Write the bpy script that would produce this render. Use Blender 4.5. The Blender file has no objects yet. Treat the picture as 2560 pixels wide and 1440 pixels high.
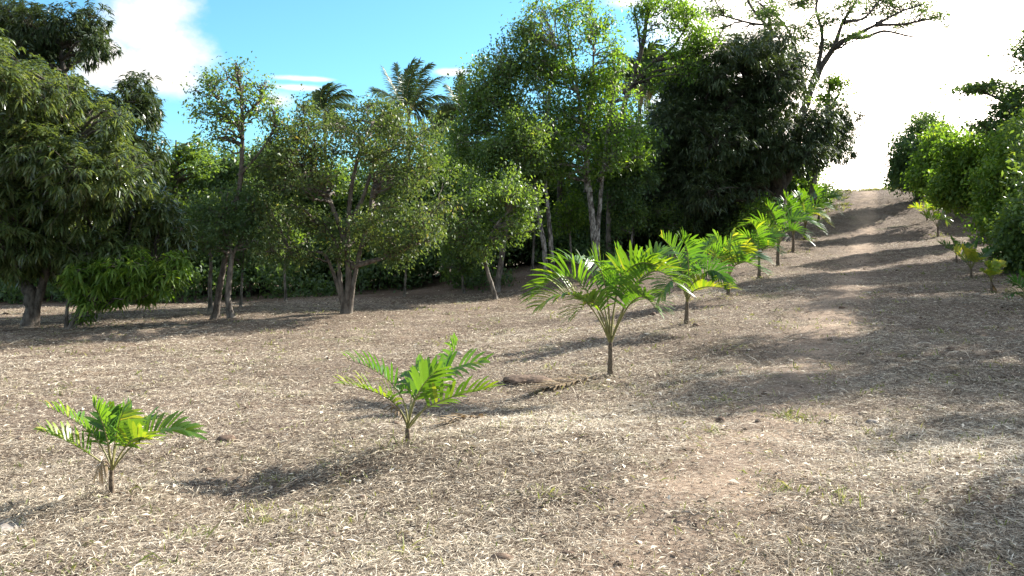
import bpy, math, random
import numpy as np
from mathutils import Vector, noise as mnoise

PI = math.pi
R = math.radians
SC = bpy.context.scene
COL = SC.collection
rng = np.random.default_rng(7)

# ------------------------------------------------------------------ camera model
F, CX, HY, CAMZ = 2130.0, 1280.0, 620.0, 1.55      # focal length (photo px), centre column, horizon row, eye height


def U(px, py, D):
    """photo pixel + depth -> world point"""
    return np.array([(px - CX) / F * D, D, CAMZ - (py - HY) / F * D])


def nrm(a):
    return a / np.maximum(np.linalg.norm(a, axis=-1, keepdims=True), 1e-9)


class WaveNoise:
    """smooth pseudo noise, about -1..1"""
    def __init__(self, freq, seed, dim=3, n=14):
        r = np.random.default_rng(seed)
        k = r.normal(size=(n, dim))
        k = nrm(k) * freq * r.uniform(0.6, 1.5, (n, 1))
        self.k, self.ph = k, r.uniform(0, 2 * PI, n)

    def __call__(self, p):
        return np.sin(p @ self.k.T + self.ph).mean(axis=1) * 2.6


# ------------------------------------------------------------------ terrain
PATH = 0.4366                                        # the path runs along x = PATH * y
ROW = [(280, 1240, 5.6), (1020, 1120, 7.0), (1525, 945, 12.0), (1715, 808, 16.8), (1820, 740, 21.4),
       (1898, 697, 27.0), (1945, 665, 32.0), (1982, 630, 37.4), (2013, 600, 43.5)]
RROW = [(2478, 728, 21.4), (2428, 695, 25.0), (2345, 590, 43.0)]
ctl = [U(*p) for p in ROW + RROW]
ctl += [U(*p) for p in [(75, 815, 23), (540, 795, 24.5), (578, 790, 24.7), (865, 785, 25), (1240, 750, 30),
                        (0, 768, 33), (-500, 775, 33), (600, 758, 33), (900, 745, 33), (1300, 715, 34),
                        (1490, 668, 35), (1365, 690, 34.5), (1935, 600, 42), (1700, 625, 40), (-300, 850, 20)]]
ctl += [np.array([x, y, h + CAMZ]) for x, y, h in [
    (0, 0, -1.56), (-3, 2, -1.5), (3, 2, -1.5), (1.5, 5, -1.5), (4.8, 5, -1.42), (-4, 4, -1.68), (-5, 8, -1.9), (-2.05, 6.0, -1.8), (-4, 5.6, -1.82), (-2.9, 8, -1.88), (-1, 9.3, -1.88), (-2.6, 4, -1.6), (.2, 10.6, -1.93),
    (-6, 12, -2.0), (-2, 14, -1.98), (3.0, 9, -1.6), (5.2, 12, -1.58), (8, 12, -1.5), (6.7, 16.8, -1.4),
    (10, 17, -1.3), (-9, 7, -1.8), (-14, 14, -2.05), (0, 20, -2.0), (5, 28, -1.6), (-8, 18, -2.08),
    (0, -6, -1.6), (-10, -6, -1.7), (10, -6, -1.4), (12, 6, -1.0),
    (8.7, 21.4, -1.1), (11.2, 27, -.87), (13.4, 32, -.53), (15.7, 37.4, -.0), (18.4, 43.5, .55),
    (20.4, 48, 1.5), (22.1, 52, 2.6), (23.9, 56, 3.62), (24.9, 58.5, 3.98), (26.5, 62, 4.12), (29.5, 70, 3.9),
    (38, 90, 2.0), (17, 48, 1.35), (19.5, 53, 2.6), (21.5, 57.5, 3.75), (27.2, 57, 4.15), (30, 58, 4.6),
    (10, 60, 0), (-10, 60, -2.2), (-40, 60, -2.5), (-60, 20, -2.3), (-60, -40, -2), (60, -40, 0), (50, 20, 2.0),
    (60, 60, 4.5), (60, 110, 1), (-60, 120, -3), (0, 120, -2.5), (20, 30, .2), (29, 45, 2.4)]]
ctl = np.array(ctl)


def _phi(r2):
    return 0.5 * r2 * np.log(np.maximum(r2, 1e-12))


def _tps_fit(c):
    n = len(c)
    d2 = ((c[:, None, :2] - c[None, :, :2]) ** 2).sum(-1)
    A = np.zeros((n + 3, n + 3))
    A[:n, :n] = _phi(d2) + np.eye(n) * 0.05
    P = np.c_[np.ones(n), c[:, :2]]
    A[:n, n:] = P
    A[n:, :n] = P.T
    return np.linalg.solve(A, np.r_[c[:, 2], 0, 0, 0])


_w = _tps_fit(ctl)
_n1, _n2, _n3 = WaveNoise(1.1, 1, 2), WaveNoise(3.4, 2, 2), WaveNoise(9.0, 3, 2)


def smooth(a, b, x):
    t = np.clip((x - a) / (b - a), 0, 1)
    return t * t * (3 - 2 * t)


def H(x, y, micro=True):
    x, y = np.atleast_1d(np.asarray(x, float)), np.atleast_1d(np.asarray(y, float))
    out = np.zeros(len(x))
    for s in range(0, len(x), 20000):
        xs, ys = x[s:s + 20000], y[s:s + 20000]
        d2 = (xs[:, None] - ctl[None, :, 0]) ** 2 + (ys[:, None] - ctl[None, :, 1]) ** 2
        z = _phi(d2) @ _w[:-3] + _w[-3] + _w[-2] * xs + _w[-1] * ys
        rad = np.hypot(xs, ys - 30)
        z = z + (-2.5 - z) * smooth(70, 130, rad)
        v = xs - PATH * ys
        bank = 1.25 * smooth(4.1, 5.7, v + 0.35 * np.sin(ys * .7)) * smooth(15, 20, ys) * (1 - smooth(52, 60, ys))
        z = z + bank
        # two shallow wheel ruts
        z = z - (.035 * np.exp(-((v + 1.75) / .22) ** 2) + .035 * np.exp(-((v + .45) / .22) ** 2)) * smooth(6, 12, ys) * (1 - smooth(60, 64, ys))
        if micro:
            p = np.c_[xs, ys]
            near = 1 - smooth(50, 80, rad)
            # the loose, uneven litter is shallower on the driven track
            z = z + near * (0.034 * _n1(p) + 0.022 * _n2(p) + 0.016 * _n3(p))
        out[s:s + 20000] = z
    return out


def Hs(x, y):
    return float(H([x], [y])[0])


# ------------------------------------------------------------------ mesh helpers
def mesh_from(name, V, Fq, mats, tint=None, midx=None, smooth_faces=False):
    V = np.asarray(V, np.float32)
    Fq = np.asarray(Fq, np.int32)
    me = bpy.data.meshes.new(name)
    me.vertices.add(len(V))
    me.vertices.foreach_set('co', V.ravel())
    nf = len(Fq)
    me.loops.add(nf * 4)
    me.loops.foreach_set('vertex_index', Fq.ravel())
    me.polygons.add(nf)
    me.polygons.foreach_set('loop_start', np.arange(0, nf * 4, 4, dtype=np.int32))
    if midx is not None:
        me.polygons.foreach_set('material_index', np.asarray(midx, np.int32))
    if smooth_faces:
        me.polygons.foreach_set('use_smooth', np.ones(nf, bool))
    me.update(calc_edges=True)
    for m in mats:
        me.materials.append(m)
    if tint is not None:
        at = me.attributes.new('tint', 'FLOAT', 'POINT')
        at.data.foreach_set('value', np.asarray(tint, np.float32))
    return me


def link(name, me, parent=None, loc=None):
    o = bpy.data.objects.new(name, me)
    COL.objects.link(o)
    if parent is not None:
        o.parent = parent
    if loc is not None:
        o.location = loc
    return o


def tag(o, label=None, cat=None, group=None, kind=None):
    if label: o['label'] = label
    if cat: o['category'] = cat
    if group: o['group'] = group
    if kind: o['kind'] = kind
    return o


def thing(name, label, cat, loc, group=None):
    o = bpy.data.objects.new(name, None)
    o.empty_display_size = 0.2
    COL.objects.link(o)
    o.location = loc
    return tag(o, label, cat, group)


def copy_tree(o, parent=None):
    c = o.copy()
    COL.objects.link(c)
    if parent is not None:
        c.parent = parent
    for ch in list(o.children):
        copy_tree(ch, c)
    return c


class Buf:
    """collects quads"""
    def __init__(self):
        self.V, self.F, self.T, self.M, self.n = [], [], [], [], 0

    def add(self, V, Fq, T=None, m=0):
        V = np.asarray(V).reshape(-1, 3)
        self.V.append(V)
        self.F.append(np.asarray(Fq).reshape(-1, 4) + self.n)
        self.T.append(np.full(len(V), .5) if T is None else np.asarray(T).ravel())
        self.M.append(np.full(len(self.F[-1]), m))
        self.n += len(V)

    def mesh(self, name, mats, origin=(0, 0, 0), smooth_faces=False):
        return mesh_from(name, np.concatenate(self.V) - np.asarray(origin), np.concatenate(self.F), mats,
                         np.concatenate(self.T), np.concatenate(self.M), smooth_faces)


def tube(buf, pts, rad, sides=7, m=0, t=.5, rough=0.0, r=None):
    pts = np.asarray(pts, float)
    rad = np.asarray(rad, float)
    n = len(pts)
    d = np.gradient(pts, axis=0)
    d = nrm(d)
    ref = np.array([0.31, 0.83, 0.46]) if abs(d[:, 2]).mean() > .6 else np.array([0.05, 0.02, 1.0])
    a = nrm(np.cross(d, ref))
    b = np.cross(d, a)
    ang = np.arange(sides) / sides * 2 * PI
    rr = rad[:, None] * np.ones((1, sides))
    if rough:
        rr = rr * (1 + rough * (r or rng).normal(size=rr.shape))
    ring = pts[:, None, :] + rr[..., None] * (np.cos(ang)[None, :, None] * a[:, None, :] + np.sin(ang)[None, :, None] * b[:, None, :])
    i = np.arange(n - 1)[:, None] * sides
    j = np.arange(sides)[None, :]
    k = (j + 1) % sides
    Fq = np.stack([i + j, i + k, i + sides + k, i + sides + j], -1).reshape(-1, 4)
    buf.add(ring.reshape(-1, 3), Fq, np.full(n * sides, t), m)


def tubes_many(buf, A, B, C, r0, r1, sides=4, segs=4, m=0):
    """many quadratic twigs from A over C to B at once"""
    n = len(A)
    if n == 0:
        return
    t = np.linspace(0, 1, segs + 1)[None, :, None]
    P = (1 - t) ** 2 * A[:, None] + 2 * t * (1 - t) * C[:, None] + t ** 2 * B[:, None]
    d = nrm(np.gradient(P, axis=1))
    a = nrm(np.cross(d, np.array([.31, .83, .46])))
    b = np.cross(d, a)
    rr = r0[:, None] + (r1 - r0)[:, None] * t[..., 0]
    ang = np.arange(sides) / sides * 2 * PI
    ring = P[:, :, None] + rr[:, :, None, None] * (np.cos(ang)[None, None, :, None] * a[:, :, None] + np.sin(ang)[None, None, :, None] * b[:, :, None])
    S = segs + 1
    base = (np.arange(n) * S * sides)[:, None, None]
    i = (np.arange(segs) * sides)[None, :, None]
    j = np.arange(sides)[None, None, :]
    k = (j + 1) % sides
    Fq = np.stack([base + i + j, base + i + k, base + i + sides + k, base + i + sides + j], -1).reshape(-1, 4)
    buf.add(ring.reshape(-1, 3), Fq, None, m)


def strips(buf, P, D, S, L, W, droop, prof, tint, m=0, fold=0.0, N=None):
    """leaf blades: base P, direction D, side S, length L, full width W, bending down by droop*L*t^2; prof = (t, width) pairs"""
    n = len(P)
    ts = np.array([p[0] for p in prof])
    ws = np.array([p[1] for p in prof])
    k = len(ts)
    C = P[:, None] + D[:, None] * (L[:, None] * ts)[..., None]
    C[..., 2] -= (droop * L)[:, None] * ts ** 2
    off = S[:, None] * (W[:, None] * ws * .5)[..., None]
    V = np.stack([C - off, C + off], 2)                 # n,k,2,3
    if fold and N is not None:                          # one side rises a little so that blades catch light unevenly
        V[:, :, 0] += N[:, None] * (W[:, None] * ws * fold)[..., None]
    base = (np.arange(n) * k * 2)[:, None]
    i = (np.arange(k - 1) * 2)[None, :]
    Fq = np.stack([base + i, base + i + 1, base + i + 3, base + i + 2], -1).reshape(-1, 4)
    buf.add(V.reshape(-1, 3), Fq, np.repeat(tint, k * 2), m)


def diamonds(buf, P, D, S, N, L, W, tint, m=0, fold=.18):
    n = len(P)
    tip = P + D * L[:, None]
    tip[:, 2] -= L * .15
    mid = P + D * (L * .45)[:, None]
    l = mid - S * (W * .5)[:, None] + N * (W * fold)[:, None]
    r_ = mid + S * (W * .5)[:, None] + N * (W * fold)[:, None]
    V = np.stack([P, r_, tip, l], 1)
    Fq = (np.arange(n) * 4)[:, None] + np.arange(4)[None]
    buf.add(V.reshape(-1, 3), Fq, np.repeat(tint, 4), m)


# ------------------------------------------------------------------ materials
def new_mat(name):
    m = bpy.data.materials.new(name)
    m.use_nodes = True
    nt = m.node_tree
    for n in list(nt.nodes):
        nt.nodes.remove(n)
    return m, nt, nt.nodes.new, nt.links.new


def ramp(nt, stops, fac=None):
    n = nt.nodes.new('ShaderNodeValToRGB')
    el = n.color_ramp.elements
    while len(el) < len(stops):
        el.new(0.5)
    for e, (p, c) in zip(el, stops):
        e.position = p
        e.color = (*c, 1)
    if fac is not None:
        nt.links.new(fac, n.inputs[0])
    return n


def leaf_mat(name, stops, transl=.4, tcol=(1.25, 1.2, .5), rough=.42, spec=.5):
    m, nt, N, Lk = new_mat(name)
    out = N('ShaderNodeOutputMaterial')
    at = N('ShaderNodeAttribute'); at.attribute_name = 'tint'
    rp = ramp(nt, stops, at.outputs['Fac'])
    p = N('ShaderNodeBsdfPrincipled')
    Lk(rp.outputs[0], p.inputs['Base Color'])
    p.inputs['Roughness'].default_value = rough
    p.inputs['Specular IOR Level'].default_value = spec
    tr = N('ShaderNodeBsdfTranslucent')
    mul = N('ShaderNodeMix'); mul.data_type = 'RGBA'; mul.blend_type = 'MULTIPLY'
    mul.inputs[0].default_value = 1
    Lk(rp.outputs[0], mul.inputs[6])
    mul.inputs[7].default_value = (*tcol, 1)
    Lk(mul.outputs[2], tr.inputs['Color'])
    mx = N('ShaderNodeMixShader')
    mx.inputs[0].default_value = transl
    Lk(p.outputs[0], mx.inputs[1]); Lk(tr.outputs[0], mx.inputs[2])
    Lk(mx.outputs[0], out.inputs[0])
    return m


def bark_mat(name, dark, light, scale=9, blotch=.5):
    m, nt, N, Lk = new_mat(name)
    out = N('ShaderNodeOutputMaterial')
    p = N('ShaderNodeBsdfPrincipled')
    tc = N('ShaderNodeTexCoord')
    mp = N('ShaderNodeMapping'); mp.inputs['Scale'].default_value = (1, 1, .45)
    Lk(tc.outputs['Object'], mp.inputs[0])
    n1 = N('ShaderNodeTexNoise'); n1.inputs['Scale'].default_value = scale; n1.inputs['Detail'].default_value = 6
    n1.inputs['Roughness'].default_value = .65
    Lk(mp.outputs[0], n1.inputs['Vector'])
    rp = ramp(nt, [(max(blotch - .14, 0), dark), (blotch + .14, light)], n1.outputs['Fac'])
    Lk(rp.outputs[0], p.inputs['Base Color'])
    p.inputs['Roughness'].default_value = .9
    p.inputs['Specular IOR Level'].default_value = .15
    b = N('ShaderNodeBump'); b.inputs['Strength'].default_value = .7; b.inputs['Distance'].default_value = .03
    Lk(n1.outputs['Fac'], b.inputs['Height'])
    Lk(b.outputs[0], p.inputs['Normal'])
    Lk(p.outputs[0], out.inputs[0])
    return m


def plain_mat(name, stops, scale=6, rough=.9, bump=.3, spec=.2):
    m, nt, N, Lk = new_mat(name)
    out = N('ShaderNodeOutputMaterial')
    p = N('ShaderNodeBsdfPrincipled')
    tc = N('ShaderNodeTexCoord')
    n1 = N('ShaderNodeTexNoise'); n1.inputs['Scale'].default_value = scale; n1.inputs['Detail'].default_value = 7
    Lk(tc.outputs['Object'], n1.inputs['Vector'])
    rp = ramp(nt, stops, n1.outputs['Fac'])
    Lk(rp.outputs[0], p.inputs['Base Color'])
    p.inputs['Roughness'].default_value = rough
    p.inputs['Specular IOR Level'].default_value = spec
    b = N('ShaderNodeBump'); b.inputs['Strength'].default_value = bump; b.inputs['Distance'].default_value = .02
    Lk(n1.outputs['Fac'], b.inputs['Height']); Lk(b.outputs[0], p.inputs['Normal'])
    Lk(p.outputs[0], out.inputs[0])
    return m


def ground_mat():
    m, nt, N, Lk = new_mat('dry_ground')
    out = N('ShaderNodeOutputMaterial')
    p = N('ShaderNodeBsdfPrincipled')
    tc = N('ShaderNodeTexCoord')

    def nz(scale, detail=6, rough=.6, vec=None):
        n = N('ShaderNodeTexNoise')
        n.inputs['Scale'].default_value = scale; n.inputs['Detail'].default_value = detail
        n.inputs['Roughness'].default_value = rough
        Lk(vec or tc.outputs['Object'], n.inputs['Vector'])
        return n.outputs['Fac']

    def mix(a, b, fac, mode='MIX'):
        x = N('ShaderNodeMix'); x.data_type = 'RGBA'; x.blend_type = mode
        for s, v in ((6, a), (7, b)):
            if isinstance(v, tuple): x.inputs[s].default_value = (*v, 1)
            else: Lk(v, x.inputs[s])
        if isinstance(fac, float): x.inputs[0].default_value = fac
        else: Lk(fac, x.inputs[0])
        return x.outputs[2]

    fine = ramp(nt, [(.32, (.035, .026, .020)), (.46, (.12, .092, .073)), (.6, (.28, .23, .185)), (.8, (.46, .40, .33))], nz(28, 8, .72)).outputs[0]
    patch = ramp(nt, [(.35, (.72, .66, .60)), (.65, (1.12, 1.08, 1.02))], nz(.55, 4)).outputs[0]
    c = mix(fine, patch, 1.0, 'MULTIPLY')
    # greenish regrowth in patches
    gfac = ramp(nt, [(.58, (0, 0, 0)), (.72, (.55, .55, .55))], nz(.9, 5)).outputs[0]
    c = mix(c, (.17, .17, .085), gfac)
    # bare reddish soil along the wheel tracks
    sep = N('ShaderNodeSeparateXYZ'); Lk(tc.outputs['Object'], sep.inputs[0])
    mu = N('ShaderNodeMath'); mu.operation = 'MULTIPLY_ADD'
    Lk(sep.outputs[1], mu.inputs[0]); mu.inputs[1].default_value = -PATH; Lk(sep.outputs[0], mu.inputs[2])
    ab = N('ShaderNodeMath'); ab.operation = 'ADD'; Lk(mu.outputs[0], ab.inputs[0]); ab.inputs[1].default_value = 1.1
    aa = N('ShaderNodeMath'); aa.operation = 'ABSOLUTE'; Lk(ab.outputs[0], aa.inputs[0])
    tr = ramp(nt, [(.25, (1, 1, 1)), (.95, (0, 0, 0))], aa.outputs[0]).outputs[0]
    sn = ramp(nt, [(.36, (.1, .1, .1)), (.58, (.72, .72, .72))], nz(.8, 5)).outputs[0]
    soil = ramp(nt, [(.3, (.17, .115, .078)), (.48, (.36, .26, .18)), (.66, (.54, .43, .32))], nz(20, 8, .7)).outputs[0]
    c = mix(c, soil, mix(tr, sn, 1.0, 'MULTIPLY'))
    bare = ramp(nt, [(.60, (0, 0, 0)), (.70, (.8, .8, .8))], nz(.62, 5, .65)).outputs[0]
    c = mix(c, mix(soil, (.62, .6, .58), 1.0, 'MULTIPLY'), bare)
    Lk(c, p.inputs['Base Color'])
    p.inputs['Roughness'].default_value = .95
    p.inputs['Specular IOR Level'].default_value = .1
    b = N('ShaderNodeBump'); b.inputs['Strength'].default_value = .9; b.inputs['Distance'].default_value = .03
    Lk(nz(22, 8, .75), b.inputs['Height']); Lk(b.outputs[0], p.inputs['Normal'])
    Lk(p.outputs[0], out.inputs[0])
    return m


M = {}
M['ground'] = ground_mat()
M['straw'] = leaf_mat('straw', [(0, (.04, .03, .021)), (.24, (.18, .14, .10)), (.6, (.475, .40, .295)), (.85, (.69, .60, .46)), (1, (.80, .72, .58))], .12, (1, .95, .8), .75, .12)
M['grass'] = leaf_mat('grass_blade', [(0, (.10, .14, .03)), (.5, (.22, .24, .07)), (1, (.42, .38, .20))], .3, (1.1, 1.1, .5), .6, .3)
M['mango'] = leaf_mat('mango_leaf', [(0, (.052, .086, .032)), (.5, (.1, .142, .052)), (.85, (.165, .2, .075)), (1, (.25, .27, .1))], .46, (1.4, 1.3, .5), .27, 1.0)
M['mango_dark'] = leaf_mat('dark_mango_leaf', [(0, (.03, .05, .021)), (.6, (.054, .079, .033)), (1, (.1, .13, .05))], .3, (1.3, 1.3, .45), .42, .45)
M['olive'] = leaf_mat('olive_leaf', [(0, (.05, .088, .034)), (.5, (.095, .14, .05)), (.8, (.155, .185, .062)), (1, (.24, .19, .075))], .42, (1.3, 1.28, .5), .48, .25)
M['green'] = leaf_mat('green_leaf', [(0, (.06, .115, .038)), (.5, (.11, .18, .058)), (.85, (.17, .25, .07)), (1, (.25, .3, .09))], .52, (1.5, 1.4, .4), .42, .5)
M['bright'] = leaf_mat('bright_leaf', [(0, (.075, .14, .024)), (.5, (.13, .22, .042)), (1, (.28, .36, .07))], .56, (1.35, 1.38, .42), .45, .45)
M['dark'] = leaf_mat('dark_leaf', [(0, (.05, .1, .042)), (.6, (.095, .16, .062)), (1, (.14, .215, .078))], .48, (1.4, 1.3, .5), .45, .4)
M['coco'] = leaf_mat('coconut_leaf', [(0, (.04, .075, .034)), (.6, (.07, .115, .048)), (.9, (.12, .15, .06)), (1, (.25, .19, .08))], .25, (1.4, 1.3, .5), .45, .4)
M['areca'] = leaf_mat('young_palm_leaf', [(0, (.03, .085, .022)), (.4, (.06, .15, .024)), (.72, (.125, .23, .03)), (.9, (.27, .32, .04)), (1, (.36, .36, .06))], .45, (1.4, 1.3, .3), .38, .5)
M['dead'] = leaf_mat('dead_palm_leaf', [(0, (.10, .065, .035)), (1, (.30, .22, .13))], .15, (1, .9, .7), .7, .2)
M['petiole'] = plain_mat('palm_petiole', [(.3, (.13, .12, .04)), (.7, (.24, .22, .08))], 12, .6, .2, .4)
M['palm_stem'] = plain_mat('palm_stem', [(.35, (.07, .05, .035)), (.65, (.17, .13, .09))], 30, .9, .6)
M['bark'] = bark_mat('grey_brown_bark', (.05, .04, .033), (.165, .14, .115))
M['bark_pale'] = bark_mat('pale_bark', (.07, .06, .05), (.30, .26, .22), 7, .54)
M['bark_blotch'] = bark_mat('lichen_spotted_bark', (.06, .05, .043), (.5, .47, .42), 9, .56)
M['bark_dark'] = bark_mat('dark_bark', (.035, .028, .024), (.10, .085, .07))
M['stone'] = plain_mat('weathered_stone', [(.3, (.13, .11, .095)), (.55, (.24, .21, .18)), (.75, (.36, .33, .29))], 5, .95, .8)
M['soil'] = plain_mat('soil_crumb', [(.3, (.06, .04, .028)), (.7, (.2, .14, .1))], 20, .95, .8)
M['twig'] = plain_mat('dry_twig', [(.3, (.14, .10, .075)), (.7, (.38, .31, .24))], 14, .9, .4)

# ------------------------------------------------------------------ ground sheet


def axis(lo, hi, step, far, growth=1.35):
    mid = np.arange(lo, hi + 1e-6, step)
    a, s, left = lo, step, []
    while a > -far:
        s *= growth; a -= s; left.append(a)
    a, s, right = hi, step, []
    while a < far:
        s *= growth; a += s; right.append(a)
    return np.r_[left[::-1], mid, right]


def build_ground():
    xs = axis(-24, 36, .16, 900)
    ys = axis(-4, 64, .16, 900)
    X, Y = np.meshgrid(xs, ys)
    Z = H(X.ravel(), Y.ravel())
    V = np.c_[X.ravel(), Y.ravel(), Z]
    nx, ny = len(xs), len(ys)
    i = np.arange(ny - 1)[:, None] * nx + np.arange(nx - 1)[None]
    Fq = np.stack([i, i + 1, i + nx + 1, i + nx], -1).reshape(-1, 4)
    o = link('ground', mesh_from('ground', V, Fq, [M['ground']], smooth_faces=True))
    tag(o, 'dry ground strewn with cut grass rising into a path on the right', 'ground', kind='structure')


build_ground()


def build_litter():
    r = np.random.default_rng(11)
    n = 1250000
    D = np.exp(r.uniform(math.log(2.2), math.log(60), n))
    x = D * r.uniform(-.72, .72, n)
    n2 = 480000                                         # the ground goes on to both sides
    D2 = np.exp(r.uniform(math.log(1.3), math.log(45), n2))
    x2 = r.choice([-1, 1], n2) * (.72 * D2 + 5.0 * r.uniform(0, 1, n2) ** 1.3)
    D, x = np.r_[D, D2], np.r_[x, x2]
    n += n2
    v = x - PATH * D
    keep = ~((D > 33) & (x < D * .25))
    keep &= (v < 6) | (D < 16)
    # thin out on the worn wheel track
    keep &= ~((r.uniform(size=n) < .82 * np.exp(-((v + 1.1) / .55) ** 2)))
    dens = WaveNoise(2.2, 21, 2)(np.c_[x, D])
    big = WaveNoise(.75, 23, 2)(np.c_[x, D])
    keep &= r.uniform(-1.5, .8, n) < .7 * dens + .6 * big + .55
    D, x = D[keep], x[keep]
    n = len(D)
    z = H(x, D) + r.uniform(.0, .018, n)
    sc = (np.maximum(D, 3) / 5) ** .45
    L = r.lognormal(math.log(.052), .45, n) * sc
    W = r.lognormal(math.log(.0036), .38, n) * sc
    az = r.uniform(0, 2 * PI, n)
    tilt = r.normal(.06, .22, n)
    d = np.c_[np.cos(az) * np.cos(tilt), np.sin(az) * np.cos(tilt), np.abs(np.sin(tilt))]
    s = nrm(np.cross(d, np.array([0, 0, 1.])) + r.normal(0, .35, (n, 3)))
    N = np.cross(s, d)
    P = np.c_[x, D, z]
    patch = WaveNoise(1.3, 22, 2)(np.c_[x, D])
    t = np.clip(r.normal(.47, .29, n) + .14 * patch, 0, 1)
    b = Buf()
    diamonds(b, P, d, s, N, L, W, t, fold=.12)
    # broad dead leaves
    k = 3800
    D = np.exp(r.uniform(math.log(2.2), math.log(40), k)); x = D * r.uniform(-.72, .72, k)
    z = H(x, D) + r.uniform(.004, .02, k)
    sc = (np.maximum(D, 3) / 5) ** .35
    L = r.uniform(.035, .085, k) * sc; W = L * r.uniform(.2, .42, k)
    az = r.uniform(0, 2 * PI, k); tl = r.normal(.1, .25, k)
    d = np.c_[np.cos(az) * np.cos(tl), np.sin(az) * np.cos(tl), np.abs(np.sin(tl))]
    s = nrm(np.cross(d, np.array([0, 0, 1.])) + r.normal(0, .3, (k, 3)))
    diamonds(b, np.c_[x, D, z], d, s, np.cross(s, d), L, W, np.clip(r.normal(.6, .3, k), 0, 1), fold=.2)
    # cut-off brown tussocks and little drifts of raked straw
    near = [U(12, 1318, 4.9), U(1318, 935, 12.2), U(1290, 945, 11.9), U(1345, 930, 12.3), U(2180, 1040, 7.6)] * 3 + [U(*p) for p in ROW] * 3
    for q in range(260 + len(near)):
        D = math.exp(r.uniform(math.log(2.6), math.log(32))); x = D * r.uniform(-.68, .68)
        if q >= 260:
            a_ = r.uniform(0, 2 * PI); e_ = .16 if near[q - 260][1] > 5 else .1
            x, D = near[q - 260][0] + e_ * math.cos(a_), near[q - 260][1] + e_ * math.sin(a_)
        k = int(r.integers(30, 110)); sp = r.uniform(.04, .1) * (D / 5) ** .4
        px_, py_ = r.normal(x, sp * 1.6, k), r.normal(D, sp, k)
        az = r.uniform(0, 2 * PI, k); tl = r.uniform(.1, 1.2, k) if q % 2 else r.normal(.1, .2, k)
        d = np.c_[np.cos(az) * np.cos(tl), np.sin(az) * np.cos(tl), np.abs(np.sin(tl))]
        s = nrm(np.cross(d, np.array([0, 0, 1.])) + r.normal(0, .3, (k, 3)))
        L = r.uniform(.03, .085, k) * (D / 5) ** .4
        diamonds(b, np.c_[px_, py_, H(px_, py_) + (0 if q % 2 else r.uniform(0, .035, k))], d, s, np.cross(s, d), L, L * r.uniform(.05, .1, k), np.clip(r.normal(.2 if q % 2 else .5, .2, k), 0, 1))
    o = link('dry_grass_litter', b.mesh('dry_grass_litter', [M['straw']]))
    tag(o, 'layer of dry cut grass and dead leaves covering the ground', 'litter', kind='stuff')


build_litter()


def build_grass():
    r = np.random.default_rng(12)
    b = Buf()
    spots = [U(470, 1300, 4.75), U(1000, 1340, 4.45), U(690, 1080, 6.4), U(1360, 1215, 5.3), U(370, 1370, 4.3), U(860, 1250, 5.0),
             U(1960, 1215, 5.2), U(1790, 1050, 7.2), U(2100, 1260, 4.8), U(2110, 1240, 5.0), U(1960, 990, 8.0), U(1800, 920, 9.6),
             U(640, 1150, 5.6), U(1000, 1130, 6.9), U(760, 1210, 5.2), U(650, 1230, 5.1), U(2000, 1010, 7.8)]
    pts, siz = [], []
    for q in spots:
        k = int(r.integers(25, 60))
        pts.append(np.c_[r.normal(q[0], .07, k), r.normal(q[1], .07, k)]); siz.append(r.uniform(.05, .15, k))
    for _ in range(330):                                # ragged grass along the crest and the upper edges of the path
        y = r.uniform(50, 60.5); x = PATH * y + r.choice([-1, 1]) * r.uniform(2.2, 7)
        if r.uniform() < .45:
            y = r.uniform(57.5, 60.5); x = PATH * y + r.uniform(-4, 6)
        q = int(r.integers(10, 30))
        pts.append(np.c_[r.normal(x, .15, q), r.normal(y, .15, q)]); siz.append(r.uniform(.08, .38, q))
    for bx, by, dd in ROW + RROW:                       # weeds left standing round the palm stems
        q = int(r.integers(14, 34)); p0 = U(bx, by, dd)
        pts.append(np.c_[r.normal(p0[0], .1 + .004 * dd, q), r.normal(p0[1], .1 + .004 * dd, q)]); siz.append(r.uniform(.04, .13, q) * (1 + .02 * dd))
    for _ in range(900):                                # small scattered regrowth
        D = math.exp(r.uniform(math.log(2.6), math.log(30))); x = D * r.uniform(-.68, .68)
        q = int(r.integers(4, 14)); s = .03 * D ** .5
        pts.append(np.c_[r.normal(x, s, q), r.normal(D, s, q)]); siz.append(r.uniform(.04, .1, q) * (D / 5) ** .3)
    p = np.concatenate(pts); L = np.concatenate(siz); n = len(p)
    az = r.uniform(0, 2 * PI, n); el = r.uniform(.35, 1.4, n)
    d = np.c_[np.cos(az) * np.cos(el), np.sin(az) * np.cos(el), np.sin(el)]
    s = nrm(np.cross(d, r.normal(size=(n, 3))))
    strips(b, np.c_[p, H(p[:, 0], p[:, 1]) - .01], d, s, L * 1.3, r.uniform(.004, .009, n) * np.maximum(p[:, 1] / 6, 1) ** .85, r.uniform(.2, .8, n), [(0, .8), (.5, 1), (1, .05)], np.clip(r.normal(.55, .3, n), 0, 1))
    o = link('grass', b.mesh('grass', [M['grass']]))
    tag(o, 'sparse greenish grass regrowth scattered over the dry litter', 'grass', kind='stuff')


build_grass()


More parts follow.
